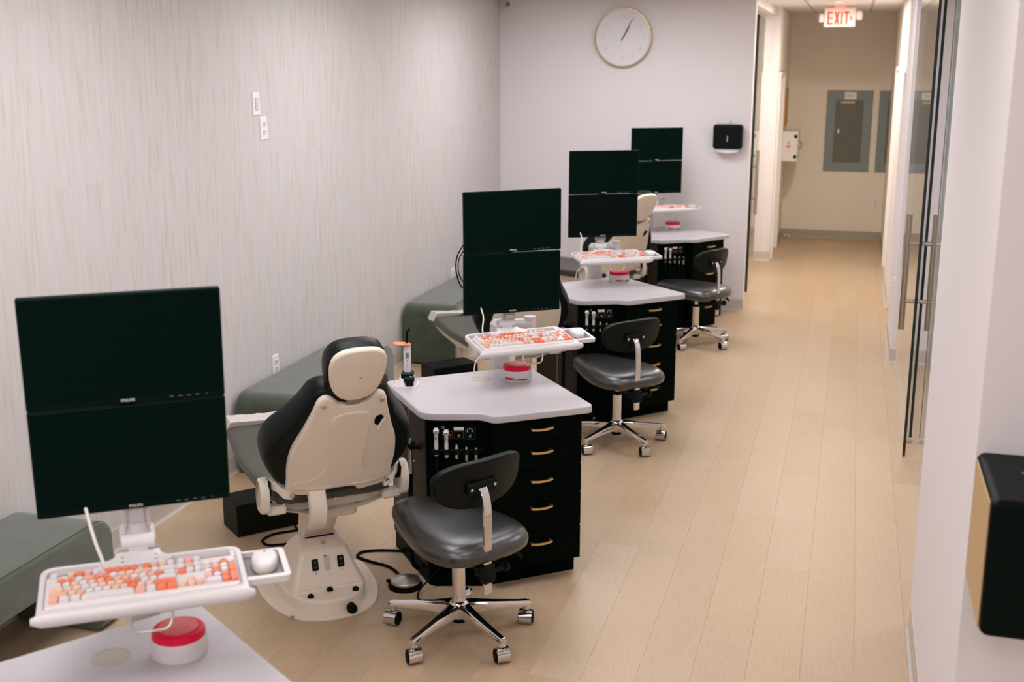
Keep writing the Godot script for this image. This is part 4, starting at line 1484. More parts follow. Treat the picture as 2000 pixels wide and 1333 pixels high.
func cables() -> void:
	var o := thing("white_cable", "white cable hanging from the nearest monitors to the back of their tray", "cable", Vector3(-1.577, 0, -2.272), deg_to_rad(35.0))
	part("cord", mb().tube(smooth([Vector3(-0.118, 1.12, -0.045), Vector3(-0.112, 1.07, -0.02), Vector3(-0.098, 1.01, 0.02), Vector3(-0.083, 0.962, 0.045), Vector3(-0.080, 0.940, 0.05)], 6), 0.0042, 8), M.cord_white, o)
	part("plug", mb().box(Vector3(-0.0805, 0.946, 0.05), Vector3(0.011, 0.018, 0.011), 0.003), M.cord_white, o)
	for k in [1, 2]:
		var P: Vector3 = [Vector3.ZERO, Vector3(-1.379, 0, -4.83), Vector3(-1.465, 0, -7.18)][k]
		o = thing("white_cable", "white cable looping from the %s keyboard tray down behind its cabinet" % WHICH[k], "cable", P, deg_to_rad([0, 34.7, 26.0][k]))
		part("cord", mb().tube(smooth([Vector3(-0.155, 1.10, -0.03), Vector3(-0.140, 1.03, 0.01), Vector3(-0.150, 0.975, 0.03), Vector3(-0.148, 0.94, 0.045), Vector3(-0.145, 0.90, 0.06), Vector3(-0.155, 0.86, 0.05), Vector3(-0.12, 0.84, 0.0), Vector3(-0.09, 0.87, -0.05), Vector3(-0.10, 0.83, -0.10), Vector3(-0.14, 0.78, -0.12), Vector3(-0.14, 0.60, -0.13)], 6), 0.0034, 7), M.cord_white, o)
	o = thing("black_cable", "thin black cable bowing out at the left edge of the second monitors", "cable", Vector3(-1.379, 0, -4.83), deg_to_rad(34.7))
	part("cord", mb().tube(smooth([Vector3(-0.19, 1.36, -0.045), Vector3(-0.235, 1.29, -0.05), Vector3(-0.242, 1.22, -0.05), Vector3(-0.222, 1.155, -0.045), Vector3(-0.18, 1.13, -0.04)], 6), 0.0028, 7), M.rubber, o)
	part("cord", mb().tube(smooth([Vector3(-0.19, 1.33, -0.05), Vector3(-0.228, 1.27, -0.055), Vector3(-0.226, 1.20, -0.055), Vector3(-0.19, 1.15, -0.05)], 6), 0.0024, 7), M.rubber, o)
	# floor leads
	o = thing("floor_cable", "black power lead looped on the floor behind the nearest dental chair base", "cable", Vector3(-2.35, 0, -4.48))
	part("cord", mb().tube(smooth([Vector3(0.06, 0.006, -0.16), Vector3(-0.005, 0.006, -0.09), Vector3(-0.07, 0.006, -0.03), Vector3(-0.085, 0.006, 0.05), Vector3(-0.03, 0.006, 0.09), Vector3(0.05, 0.006, 0.05), Vector3(0.10, 0.006, 0.06)], 8), 0.0055, 8), M.rubber, o)
	part("cord", mb().tube(smooth([Vector3(-0.03, 0.005, -0.16), Vector3(0.02, 0.005, -0.10), Vector3(0.10, 0.005, -0.03), Vector3(0.16, 0.005, 0.0)], 6), 0.0045, 8), M.rubber, o)
	o = thing("pedal_hose", "black hose curling from the cabinet to the nearest foot pedal", "hose", Vector3(-1.65, 0, -4.17))
	part("hose", mb().tube(smooth([Vector3(0.16, 0.012, -0.335), Vector3(-0.02, 0.006, -0.33), Vector3(-0.19, 0.006, -0.315), Vector3(-0.295, 0.006, -0.275), Vector3(-0.305, 0.006, -0.215), Vector3(-0.23, 0.006, -0.18), Vector3(-0.14, 0.006, -0.155), Vector3(-0.075, 0.008, -0.10), Vector3(-0.045, 0.012, -0.05)], 8), 0.0062, 8), M.rubber, o)
	o = thing("thin_cable", "thin black cable dropping behind the nearest stool and curving over the floor", "cable", Vector3(-1.5, 0, -4.1))
	part("cord", mb().tube(smooth([Vector3(0.02, 0.12, -0.16), Vector3(-0.03, 0.06, -0.10), Vector3(-0.07, 0.018, -0.03), Vector3(-0.055, 0.004, 0.03), Vector3(0.01, 0.004, 0.03), Vector3(0.08, 0.004, -0.03), Vector3(0.12, 0.004, -0.12)], 8), 0.0035, 7), M.rubber, o)

# ------------------------------------------------------------------ dental chair
func outline_ring(pts: PackedVector2Array, sc: float, off: float, bow: float, c: Vector2) -> Array:
	# points (x, along the back) on the reclined plane; off along its normal (to the rear)
	var up := Vector3(0, 0.876, 0.482)
	var nr := Vector3(0, -0.482, 0.876)
	var o := Vector3(0, 0.56, 0.35)
	var r := []
	for a in pts:
		var q := c + (a - c) * sc
		r.append(o + Vector3(q.x, 0, 0) + up * q.y + nr * (off - bow * q.x * q.x))
	return r

func sym(right: Array) -> PackedVector2Array:   # right side bottom to top, mirrored
	var out := PackedVector2Array()
	for a in right: out.append(a)
	for i in range(right.size() - 1, -1, -1):
		if right[i].x > 0.001: out.append(Vector2(-right[i].x, right[i].y))
	return out

func dense(pts: PackedVector2Array, per := 4) -> PackedVector2Array:   # closed Catmull-Rom
	var out := PackedVector2Array()
	var n := pts.size()
	for i in n:
		var p0 := pts[(i + n - 1) % n]
		var p1 := pts[i]
		var p2 := pts[(i + 1) % n]
		var p3 := pts[(i + 2) % n]
		for k in per:
			out.append(p1.cubic_interpolate(p2, p0, p3, float(k) / per))
	return out

func make_chair() -> Node3D:
	var o := thing("dental_chair", "", "dental chair", Vector3.ZERO, 0.0, "dental chairs")
	var k := mb()
	# base plate
	k.prism(round_poly([Vector2(0.235, -0.22), Vector2(0.235, 0.10), Vector2(0.13, 0.307), Vector2(-0.13, 0.307), Vector2(-0.235, 0.10), Vector2(-0.235, -0.22)], [0.10, 0.22, 0.14, 0.14, 0.22, 0.10], 8), 0.0, 0.009, 0.003)
	var bp := part("base_plate", k, M.beige_shell, o)
	for b in [[0.205, 0.12], [-0.17, 0.235], [0.185, -0.16], [-0.185, -0.16]]:
		part("bolt", mb().lathe([Vector2(0.008, 0.008), Vector2(0.008, 0.011), Vector2(0.0, 0.012)], 10, Vector3(b[0], 0, b[1])), M.steel, bp)
	# step with buttons
	k = mb()
	k.prism(round_poly([Vector2(0.165, -0.21), Vector2(0.172, 0.12), Vector2(0.09, 0.262), Vector2(-0.09, 0.262), Vector2(-0.172, 0.12), Vector2(-0.165, -0.21)], [0.04, 0.13, 0.1, 0.1, 0.13, 0.04], 8), 0.008, 0.060, 0.010)
	var stp := part("step", k, M.beige_shell, o)
	for b in [[-0.085, 0.20], [0.0, 0.17], [0.095, 0.205]]:
		part("button", mb().lathe([Vector2(0.013, 0.058), Vector2(0.0135, 0.062), Vector2(0.011, 0.069), Vector2(0.006, 0.073), Vector2(0.0, 0.074)], 16, Vector3(b[0], 0, b[1])), M.gloss_black, stp)
	part("front_knob", mb().box(Vector3(0.055, 0.024, 0.285), Vector3(0.036, 0.040, 0.050), 0.012), M.rubber, o)
	# tower
	k = mb()
	var rg := []
	for q in [[0.150, -0.20, 0.163, 0.058], [0.148, -0.195, 0.160, 0.066], [0.098, -0.085, 0.113, 0.202], [0.092, -0.07, 0.105, 0.212], [0.076, -0.045, 0.045, 0.238]]:
		var ring := []
		for a in rrect(q[0], (q[2] - q[1]) / 2, 0.022, 4): ring.append(Vector3(a.x, q[3], a.y + (q[1] + q[2]) / 2))
		rg.append(ring)
	k.loft(rg)
	var tw := part("tower", k, M.beige_shell, o)
	# control face: a plate lying on the slope
	var sl := Vector3(0, 0.945, -0.327)   # up the slope
	var sn := Vector3(0, 0.327, 0.945)
	var so := Vector3(0, 0.066, 0.160)
	var st := Transform3D(Basis(Vector3.RIGHT, sl, sn), so)
	k = mb()
	k.t = st * basis_from(Vector3.RIGHT, Vector3(0, 0, 1), Vector3(0, 1, 0))
	k.prism(PackedVector2Array([Vector2(-0.128, 0.006), Vector2(0.128, 0.006), Vector2(0.083, 0.143), Vector2(-0.083, 0.143)]), -0.004, 0.0025, 0.001)
	part("control_face", k, M.beige_shell, tw)
	for x in [-0.046, 0.058]:
		k = mb()
		k.t = st
		k.box(Vector3(x, 0.098, 0.004), Vector3(0.026, 0.046, 0.008), 0.003)
		var sw := part("rocker_switch", k, M.black_plastic, tw)
	k = mb()
	for x in [-0.046, 0.058]:
		k.t = st
		k.box(Vector3(x, 0.108, 0.0083), Vector3(0.006, 0.008, 0.0012))
		k.box(Vector3(x, 0.088, 0.0083), Vector3(0.005, 0.005, 0.0012))
	part("switch_light", k, M.switch_green, tw)
	k = mb()
	k.t = st
	k.box(Vector3(0.004, 0.093, 0.003), Vector3(0.030, 0.095, 0.0008))
	var li := Transform3D(Basis(Vector3(1.0 / 0.030, 0, 0), Vector3(0, -1.0 / 0.095, 0), Vector3.ZERO), Vector3(0.5 - 0.004 / 0.030, 0.5 + 0.093 / 0.095, 0))
	part("rating_label", k.mesh(30.0, true, li * st.affine_inverse()), M.sticker, tw)
	k = mb()
	for x in [-0.046, 0.058]:
		k.t = st
		k.box(Vector3(x, 0.064, 0.003), Vector3(0.002, 0.010, 0.001))
		k.box(Vector3(x + 0.002, 0.067, 0.003), Vector3(0.006, 0.002, 0.001))
	part("switch_symbol", k, M.dim_print, tw)
	part("top_screw", mb().lathe([Vector2(0.008, 0.216), Vector2(0.008, 0.232), Vector2(0.006, 0.235), Vector2(0.0, 0.236)], 12, Vector3(0.004, 0, 0.078)), M.brass, tw)
	part("slot", mb().box(Vector3(0, 0.2335, 0.034), Vector3(0.120, 0.012, 0.012)), M.rubber, tw)
	# lifting arm and frame
	k = mb()
	rg = []
	for q in [[0.062, -0.075, 0.012, 0.23], [0.066, -0.03, 0.085, 0.33], [0.076, 0.0, 0.20, 0.425], [0.076, 0.0, 0.21, 0.44]]:
		var ring := []
		for a in rrect(q[0], (q[2] - q[1]) / 2, 0.008, 2): ring.append(Vector3(a.x, q[3], a.y + (q[1] + q[2]) / 2))
		rg.append(ring)
	k.loft(rg)
	part("lifting_arm", k, M.beige_shell, o)
	k = mb()
	k.box(Vector3(0.0, 0.424, 0.08), Vector3(0.19, 0.05, 0.36), 0.008)
	part("lower_frame", k, M.beige_light, o)
	k = mb()
	k.t = basis_from(Vector3.RIGHT, Vector3(0, 0, 1), Vector3(0, 1, 0))
	k.prism(round_poly([Vector2(-0.20, 0.505), Vector2(-0.195, 0.47), Vector2(-0.10, 0.445), Vector2(0.10, 0.445), Vector2(0.195, 0.47), Vector2(0.215, 0.505)], [0.006, 0.015, 0.01, 0.01, 0.015, 0.006], 3), -0.55, 0.305, 0.004)
	var sf := part("seat_frame", k, M.beige_shell, o)
	for x in [-0.12, 0.0, 0.13]:
		k = mb()
		k.t = basis_from(Vector3.RIGHT, Vector3(0, 0, 1), Vector3(0, -1, 0), Vector3(x, 0.494, 0.303))
		k.lathe([Vector2(0.005, 0), Vector2(0.005, 0.004), Vector2(0, 0.0045)], 10)
		part("screw", k, M.steel, sf)
	# seat and leg rest: one long cushion
	k = mb()
	rg = []
	for q in [[0.315, 0.185, 0.525, 0.505], [0.300, 0.215, 0.545, 0.495], [0.24, 0.235, 0.552, 0.485], [0.10, 0.248, 0.540, 0.480], [-0.10, 0.252, 0.525, 0.470], [-0.30, 0.246, 0.515, 0.455], [-0.50, 0.232, 0.512, 0.445], [-0.68, 0.212, 0.500, 0.430], [-0.84, 0.200, 0.484, 0.412], [-0.985, 0.190, 0.466, 0.400], [-1.015, 0.165, 0.452, 0.408]]:
		var ring := []
		var h: float = (q[2] - q[3]) / 2
		for a in superell(q[1], h, 4.5, 32):
			var dip: float = 0.012 * pow(a.x / q[1], 2.0) * (1.0 if a.y > 0 else 0.0)
			ring.append(Vector3(a.x, (q[2] + q[3]) / 2 + a.y + dip, q[0]))
		rg.append(ring)
	k.loft(rg)
	part("seat_cushion", k, M.seat_vinyl, o)
	k = mb()
	rg = []
	for q in [[0.26, 0.20, 0.492, 0.452], [0.05, 0.222, 0.488, 0.440], [-0.30, 0.222, 0.466, 0.415], [-0.60, 0.205, 0.448, 0.405], [-0.90, 0.17, 0.420, 0.390]]:
		rg.append([Vector3(q[1], q[2], q[0]), Vector3(-q[1], q[2], q[0]), Vector3(-q[1] * 0.92, q[3], q[0]), Vector3(q[1] * 0.92, q[3], q[0])])
	k.loft(rg)
	part("seat_pan", k, M.beige_shell, o)
	# backrest cushion
	var cu := dense(sym([Vector2(0.0, -0.01), Vector2(0.12, -0.008), Vector2(0.212, 0.01), Vector2(0.262, 0.07), Vector2(0.282, 0.15), Vector2(0.262, 0.24), Vector2(0.208, 0.33), Vector2(0.165, 0.41), Vector2(0.135, 0.475), Vector2(0.095, 0.500), Vector2(0.04, 0.497)]), 3)
	var cc := Vector2(0, 0.24)
	k = mb()
	k.loft([outline_ring(cu, 0.90, 0.004, 0.5, cc), outline_ring(cu, 0.97, -0.006, 0.6, cc), outline_ring(cu, 1.0, -0.030, 0.9, cc), outline_ring(cu, 1.0, -0.060, 1.1, cc), outline_ring(cu, 0.97, -0.082, 1.1, cc), outline_ring(cu, 0.90, -0.094, 0.9, cc), outline_ring(cu, 0.6, -0.086, 0.3, cc), outline_ring(cu, 0.2, -0.080, 0.0, cc)])
	part("backrest_cushion", k, M.vinyl, o)
	# backrest shell
	var sh := dense(sym([Vector2(0.0, 0.012), Vector2(0.055, 0.006), Vector2(0.075, -0.016), Vector2(0.12, -0.014), Vector2(0.190, -0.004), Vector2(0.199, 0.07), Vector2(0.202, 0.15), Vector2(0.192, 0.23), Vector2(0.165, 0.31), Vector2(0.138, 0.40), Vector2(0.122, 0.460), Vector2(0.098, 0.482), Vector2(0.072, 0.474), Vector2(0.045, 0.448), Vector2(0.0, 0.440)]), 3)
	k = mb()
	k.loft([outline_ring(sh, 0.985, -0.004, 0.5, cc), outline_ring(sh, 1.0, 0.002, 0.5, cc), outline_ring(sh, 1.0, 0.012, 0.5, cc), outline_ring(sh, 0.985, 0.020, 0.5, cc), outline_ring(sh, 0.955, 0.0245, 0.5, cc), outline_ring(sh, 0.6, 0.026, 0.5, cc), outline_ring(sh, 0.2, 0.026, 0.5, cc)])
	var shell := part("backrest_shell", k, M.beige_shell, o)
	# raised centre of the shell
	var ce := dense(PackedVector2Array([Vector2(-0.055, 0.400), Vector2(0.0, 0.412), Vector2(0.050, 0.408), Vector2(0.072, 0.385), Vector2(0.074, 0.30), Vector2(0.070, 0.16), Vector2(0.085, 0.09), Vector2(0.130, 0.062), Vector2(0.175, 0.058), Vector2(0.172, 0.026), Vector2(0.10, 0.018), Vector2(0.0, 0.030), Vector2(-0.10, 0.018), Vector2(-0.172, 0.026), Vector2(-0.175, 0.058), Vector2(-0.13, 0.066), Vector2(-0.085, 0.10), Vector2(-0.063, 0.17), Vector2(-0.066, 0.30), Vector2(-0.070, 0.375)]), 3)
	k = mb()
	var c2 := Vector2(0, 0.22)
	k.start()
	for q in [[1.0, 0.020], [0.99, 0.0275], [0.96, 0.0300]]:
		for a in outline_ring(ce, q[0], q[1], 0.5, c2): k.p(a)
	var n := ce.size()
	for i in 2:
		for j in n:
			k.q4(i * n + j, i * n + (j + 1) % n, (i + 1) * n + (j + 1) % n, (i + 1) * n + j)
	var tr := Geometry2D.triangulate_polygon(ce)
	var s0 := 1.0 if (ce[tr[1]] - ce[tr[0]]).cross(ce[tr[2]] - ce[tr[0]]) > 0.0 else -1.0
	var area := 0.0
	for j in n: area += ce[j].cross(ce[(j + 1) % n])
	for j in range(0, tr.size(), 3):
		if s0 * area > 0.0: k.f.append_array(PackedInt32Array([2 * n + tr[j], 2 * n + tr[j + 1], 2 * n + tr[j + 2]]))
		else: k.f.append_array(PackedInt32Array([2 * n + tr[j], 2 * n + tr[j + 2], 2 * n + tr[j + 1]]))
	k.done()
	part("raised_panel", k, M.beige_shell, shell)
	# recess with the release catch
	var bt := Transform3D(Basis(Vector3.RIGHT, Vector3(0, 0.876, 0.482), Vector3(0, -0.482, 0.876)), Vector3(0, 0.56, 0.35))
	k = mb()
	k.t = bt * basis_from(Vector3.RIGHT, Vector3(0, 0, 1), Vector3(0, 1, 0), Vector3(0.107, 0.350, 0.0215))
	k.prism(superell(0.017, 0.024, 2.4, 20), -0.006, 0.0006)
	part("catch_recess", k, M.rubber, shell)
	k = mb()
	k.t = bt * Transform3D(Basis(Vector3.BACK, -0.35), Vector3(0.116, 0.330, 0.0225))
	k.box(Vector3(0, 0, 0), Vector3(0.012, 0.055, 0.010), 0.004)
	part("catch", k, M.beige_light, shell)
	for q in [[-0.105, 0.448], [0.105, 0.452], [-0.178, 0.004], [0.179, 0.024]]:
		k = mb()
		k.t = bt * basis_from(Vector3.RIGHT, Vector3(0, 0, 1), Vector3(0, -1, 0), Vector3(q[0], q[1], 0.014))
		k.lathe([Vector2(0.009, 0.0), Vector2(0.009, 0.010), Vector2(0.006, 0.012), Vector2(0.0, 0.011)], 12)
		part("screw", k, M.steel, shell)
	# neck and headrest
	k = mb()
	k.t = bt
	k.box(Vector3(0.004, 0.470, 0.012), Vector3(0.052, 0.12, 0.010), 0.002)
	part("neck_bar", k, M.brushed, o)
	var hd := PackedVector2Array()
	for a in superell(0.098, 0.116, 2.65, 40): hd.append(Vector2(a.x * (1.0 + 0.13 * a.y / 0.118), a.y + 0.590))
	var hc := Vector2(0, 0.590)
	var hd2 := PackedVector2Array()
	for a in hd: hd2.append(a - Vector2(0, 0.020))
	k = mb()
	k.loft([outline_ring(hd2, 0.96, 0.010, 1.0, hc - Vector2(0, 0.02)), outline_ring(hd2, 1.03, 0.006, 1.0, hc - Vector2(0, 0.02)), outline_ring(hd2, 1.07, -0.014, 1.2, hc - Vector2(0, 0.02)), outline_ring(hd2, 1.05, -0.046, 1.4, hc - Vector2(0, 0.02)), outline_ring(hd2, 0.94, -0.068, 1.2, hc - Vector2(0, 0.02)), outline_ring(hd2, 0.55, -0.076, 0.4, hc - Vector2(0, 0.02)), outline_ring(hd2, 0.2, -0.078, 0, hc - Vector2(0, 0.02))])
	part("headrest_cushion", k, M.vinyl, o)
	k = mb()
	k.loft([outline_ring(hd, 0.95, 0.008, 0.8, hc), outline_ring(hd, 0.995, 0.014, 0.8, hc), outline_ring(hd, 1.0, 0.024, 0.8, hc), outline_ring(hd, 0.975, 0.032, 0.8, hc), outline_ring(hd, 0.93, 0.036, 0.8, hc), outline_ring(hd, 0.5, 0.038, 0.8, hc), outline_ring(hd, 0.15, 0.038, 0.8, hc)])
	var hs := part("headrest_shell", k, M.beige_shell, o)
	k = mb()
	k.t = bt * basis_from(Vector3.RIGHT, Vector3(0, 0, 1), Vector3(0, -1, 0), Vector3(0.006, 0.585, 0.036))
	k.lathe([Vector2(0.0045, 0), Vector2(0.0045, 0.003), Vector2(0, 0.0035)], 10)
	part("screw", k, M.steel, hs)
	# hinge brackets
	for s in [-1.0, 1.0]:
		k = mb()
		var path := smooth([Vector3(s * 0.175, 0.556, 0.350), Vector3(s * 0.205, 0.562, 0.345), Vector3(s * 0.228, 0.585, 0.325), Vector3(s * 0.250, 0.592, 0.300)], 4)
		var rr := []
		for a in path:
			rr.append([a + Vector3(0, -0.020, 0.010), a + Vector3(0, 0.016, 0.012), a + Vector3(0, 0.020, -0.012), a + Vector3(0, -0.018, -0.014)])
		k.loft(rr)
		part("hinge_arm", k, M.beige_light, o)
		k = mb()
		k.tube([Vector3(s * 0.240, 0.575, 0.302), Vector3(s * 0.256, 0.575, 0.298)], 0.033, 18)
		part("hinge_ring", k, M.rubber, o)
		k = mb()
		k.t = basis_from(Vector3(0, 0, 1), Vector3(s, 0, 0), Vector3(0, 1, 0), Vector3(s * 0.252, 0, 0))
		k.prism(round_poly([Vector2(0.245, 0.47), Vector2(0.325, 0.475), Vector2(0.345, 0.555), Vector2(0.318, 0.612), Vector2(0.270, 0.612), Vector2(0.225, 0.545)], [0.02, 0.025, 0.03, 0.025, 0.025, 0.03], 4), 0.0, 0.034, 0.010, 0.004)
		part("hinge_cover", k, M.beige_light, o)
		k = mb()
		k.box(Vector3(s * 0.222, 0.480, 0.285), Vector3(0.075, 0.036, 0.05), 0.008)
		part("hinge_foot", k, M.beige_light, o)
	# curved cover on the left
	k = mb()
	rg = []
	for a in smooth([Vector3(-0.088, 0.570, 0.368), Vector3(-0.088, 0.535, 0.388), Vector3(-0.088, 0.490, 0.398), Vector3(-0.088, 0.445, 0.386), Vector3(-0.086, 0.408, 0.350), Vector3(-0.084, 0.395, 0.300)], 4):
		var d: Vector3 = (a - Vector3(a.x, 0.47, 0.24)).normalized()
		rg.append([a + Vector3(-0.033, 0, 0) - d * 0.020, a + Vector3(-0.033, 0, 0), a + Vector3(-0.028, 0, 0) + d * 0.006, a + Vector3(0.028, 0, 0) + d * 0.006, a + Vector3(0.033, 0, 0), a + Vector3(0.033, 0, 0) - d * 0.020])
	k.loft(rg)
	part("side_cover", k, M.beige_light, o)
	return o

func foot_cover(xf: Transform3D, label: String) -> void:
	var o := thing("leg_rest_cover", label, "plastic cover", xf.origin, xf.basis.get_euler().y, "plastic covers on the leg rests")
	var k := mb()
	var rg := []
	for q in [[-0.74, 0.219, 0.510], [-0.77, 0.217, 0.507], [-0.81, 0.214, 0.502], [-0.86, 0.210, 0.496], [-0.90, 0.207, 0.491], [-0.93, 0.204, 0.488]]:
		var ring := []
		for j in 15:
			var u := -1.0 + j / 7.0
			var y: float = q[2] + 0.013 * u * u + 0.0022 * sin(j * 2.3 + q[0] * 40.0)
			if j == 0 or j == 14: y -= 0.055
			ring.append(Vector3(q[1] * clampf(u * 1.02, -1.0, 1.0), y + 0.001, q[0]))
		for j in range(14, -1, -1):
			ring.append(ring[j] + Vector3(-signf(ring[j].x) * 0.0015 if (j == 0 or j == 14) else 0.0, -0.0012, 0))
		rg.append(ring)
	k.loft(rg)
	part("film", k, M.film, o)

# ------------------------------------------------------------------ bench, box, stool, pedal
func make_bench() -> Node3D:
	var o := thing("green_bench", "", "bench", Vector3.ZERO, 0.0, "green benches along the wallpapered wall")
	var L := 1.27
	var H := 0.430
	var D := 0.385
	# u-shaped side view in (z, y), extruded across x
	var outer := round_poly([Vector2(0, 0.012), Vector2(0, H), Vector2(-L, H), Vector2(-L, 0.012), Vector2(-L + 0.125, 0.012), Vector2(-L + 0.125, H - 0.15), Vector2(-0.125, H - 0.15), Vector2(-0.125, 0.012)], [0.0, 0.10, 0.10, 0.0, 0.0, 0.09, 0.09, 0.0], 7)
	var k := mb()
	k.t = basis_from(Vector3(0, 0, 1), Vector3(1, 0, 0), Vector3(0, 1, 0))
	k.prism(outer, 0.0, D, 0.022, 0.010)
	part("upholstery", k, M.velvet, o)
	var seam := []
	for a in round_poly([Vector2(-0.003, 0.03), Vector2(-0.003, H), Vector2(-L + 0.003, H), Vector2(-L + 0.003, 0.03)], [0.0, 0.10, 0.10, 0.0], 7):
		seam.append(Vector3(D - 0.022, a.y + (0.0005 if a.y > 0.2 else 0.0), a.x))
	part("piping", mb().tube(seam, 0.0028, 6), M.piping, o)
	for z in [-0.06, -L + 0.06]:
		part("foot", mb().box(Vector3(D / 2, 0.006, z), Vector3(D - 0.06, 0.012, 0.09), 0.002), M.rubber, o)
	return o

func make_floor_box() -> Node3D:   # origin at the corner nearest the camera
	var o := thing("floor_box", "", "box", Vector3.ZERO, 0.0, "black floor boxes")
	part("body", mb().box(Vector3(0.165, 0.0785, -0.0925), Vector3(0.33, 0.149, 0.185), 0.003), M.black_board, o)
	for x in [0.03, 0.30]:
		for z in [-0.03, -0.155]:
			part("foot", mb().lathe([Vector2(0.012, 0.0), Vector2(0.012, 0.005)], 10, Vector3(x, 0, z)), M.rubber, o)
	return o

func make_stool() -> Node3D:   # local z to the rear
	var o := thing("stool", "", "stool", Vector3.ZERO, 0.0, "black stools on chrome bases")
	# five star base with castors
	var arm_mesh: ArrayMesh
	var yoke_mesh: ArrayMesh
	var wheel_mesh: ArrayMesh
	var k := mb()
	var rg := []
	for q in [[0.022, 0.030, 0.082, 0.128], [0.060, 0.024, 0.086, 0.126], [0.14, 0.0185, 0.084, 0.112], [0.235, 0.0150, 0.079, 0.098], [0.272, 0.0145, 0.074, 0.094], [0.284, 0.0115, 0.074, 0.090]]:
		var w: float = q[1]
		rg.append([Vector3(w, q[2], q[0]), Vector3(w, q[3] - 0.008, q[0]), Vector3(w * 0.62, q[3], q[0]), Vector3(-w * 0.62, q[3], q[0]), Vector3(-w, q[3] - 0.008, q[0]), Vector3(-w, q[2], q[0])])
	k.loft(rg)
	k.lathe([Vector2(0.014, 0.060), Vector2(0.0145, 0.080), Vector2(0.0, 0.082)], 14, Vector3(0, 0, 0.268))
	arm_mesh = k.mesh()
	k = mb()
	# castor hood and stem, wheel turned about the stem
	k.lathe([Vector2(0.007, 0.050), Vector2(0.007, 0.066)], 10, Vector3(0, 0, 0))
	var hood := []
	for i in 13:
		var a := deg_to_rad(-50.0 + 280.0 * i / 12.0)
		var c0 := Vector3(0, 0.0285 + 0.0285 * sin(a), 0.006 + 0.0285 * cos(a))
		var c1 := Vector3(0, 0.0285 + 0.0268 * sin(a), 0.006 + 0.0268 * cos(a))
		hood.append([c0 + Vector3(-0.025, 0, 0), c0 + Vector3(0.025, 0, 0), c1 + Vector3(0.025, 0, 0), c1 + Vector3(-0.025, 0, 0)])
	k.loft(hood)
	yoke_mesh = k.mesh()
	k = mb()
	for s in [-1, 1]:
		k.t = basis_from(Vector3(0, 0, 1), Vector3(s, 0, 0), Vector3(0, 1, 0), Vector3(0, 0.0265, 0.006))
		k.lathe([Vector2(0.0, 0.003), Vector2(0.0250, 0.004), Vector2(0.0262, 0.007), Vector2(0.0262, 0.024), Vector2(0.0240, 0.0275), Vector2(0.0, 0.0285)], 20)
	wheel_mesh = k.mesh()
	for i in 5:
		var ang: float = deg_to_rad([-92.0, -20.0, 52.0, 124.0, 196.0][i] - 56.0)
		var b := Basis(Vector3.UP, ang)
		var a := part("base_arm", arm_mesh, M.chrome, o)
		a.transform = Transform3D(b, Vector3.ZERO)
		var c := part("castor", yoke_mesh, M.chrome, o)
		c.transform = Transform3D(Basis(Vector3.UP, deg_to_rad([-10.0, 36.0, 34.0, 4.0, 60.0][i] - 56.0)), b * Vector3(0, 0, 0.268))
		part("wheel", wheel_mesh, M.rubber, c)
	part("hub", mb().lathe([Vector2(0.0, 0.062), Vector2(0.030, 0.064), Vector2(0.042, 0.080), Vector2(0.042, 0.118), Vector2(0.034, 0.132), Vector2(0.0265, 0.138), Vector2(0.0255, 0.150), Vector2(0.0, 0.150)], 28), M.chrome, o)
	part("hub_cap", mb().lathe([Vector2(0.0, 0.050), Vector2(0.026, 0.052), Vector2(0.036, 0.066), Vector2(0.036, 0.084), Vector2(0.0, 0.084)], 22), M.rubber, o)
	part("column", mb().lathe([Vector2(0.0, 0.12), Vector2(0.0252, 0.12), Vector2(0.0252, 0.288), Vector2(0.0, 0.288)], 28), M.chrome, o)
	part("column_cap", mb().lathe([Vector2(0.0, 0.286), Vector2(0.0265, 0.286), Vector2(0.0265, 0.298), Vector2(0.023, 0.302), Vector2(0.0, 0.302)], 24), M.rubber, o)
	part("gas_lift", mb().lathe([Vector2(0.0, 0.29), Vector2(0.0140, 0.29), Vector2(0.0140, 0.375), Vector2(0.0, 0.375)], 18), M.chrome, o)
	k = mb()
	k.box(Vector3(-0.02, 0.362, 0.03), Vector3(0.16, 0.028, 0.22), 0.008)
	k.box(Vector3(-0.035, 0.350, 0.165), Vector3(0.060, 0.032, 0.11), 0.006)
	part("mechanism", k, M.black_plastic, o)
	# seat: rounded at the rear, narrowing to the front
	var ol := dense(PackedVector2Array([Vector2(0, 0.245), Vector2(0.1, 0.237), Vector2(0.175, 0.195), Vector2(0.205, 0.11), Vector2(0.2, 0), Vector2(0.163, -0.12), Vector2(0.118, -0.23), Vector2(0.08, -0.31), Vector2(0.04, -0.355), Vector2(0, -0.365), Vector2(-0.04, -0.355), Vector2(-0.08, -0.31), Vector2(-0.118, -0.23), Vector2(-0.163, -0.12), Vector2(-0.2, 0), Vector2(-0.205, 0.11), Vector2(-0.175, 0.195), Vector2(-0.1, 0.237)]), 3)
	rg = []
	for q in [[0.80, 0.376], [0.93, 0.379], [0.985, 0.390], [1.0, 0.405], [0.995, 0.420], [0.965, 0.436], [0.90, 0.449], [0.80, 0.457], [0.65, 0.461], [0.45, 0.460], [0.22, 0.458]]:
		var ring := []
		for a in ol:
			var p: Vector2 = a * q[0]
			var sag: float = 0.12 * maxf(-p.y - 0.12, 0.0) * maxf(-p.y - 0.12, 0.0) + 0.16 * p.x * p.x
			ring.append(Vector3(p.x, q[1] - sag - 0.004 * clampf(p.y / 0.24, -1, 1), p.y))
		rg.append(ring)
	part("seat", mb().loft(rg), M.stool_vinyl, o)
	# backrest
	var br := PackedVector2Array()
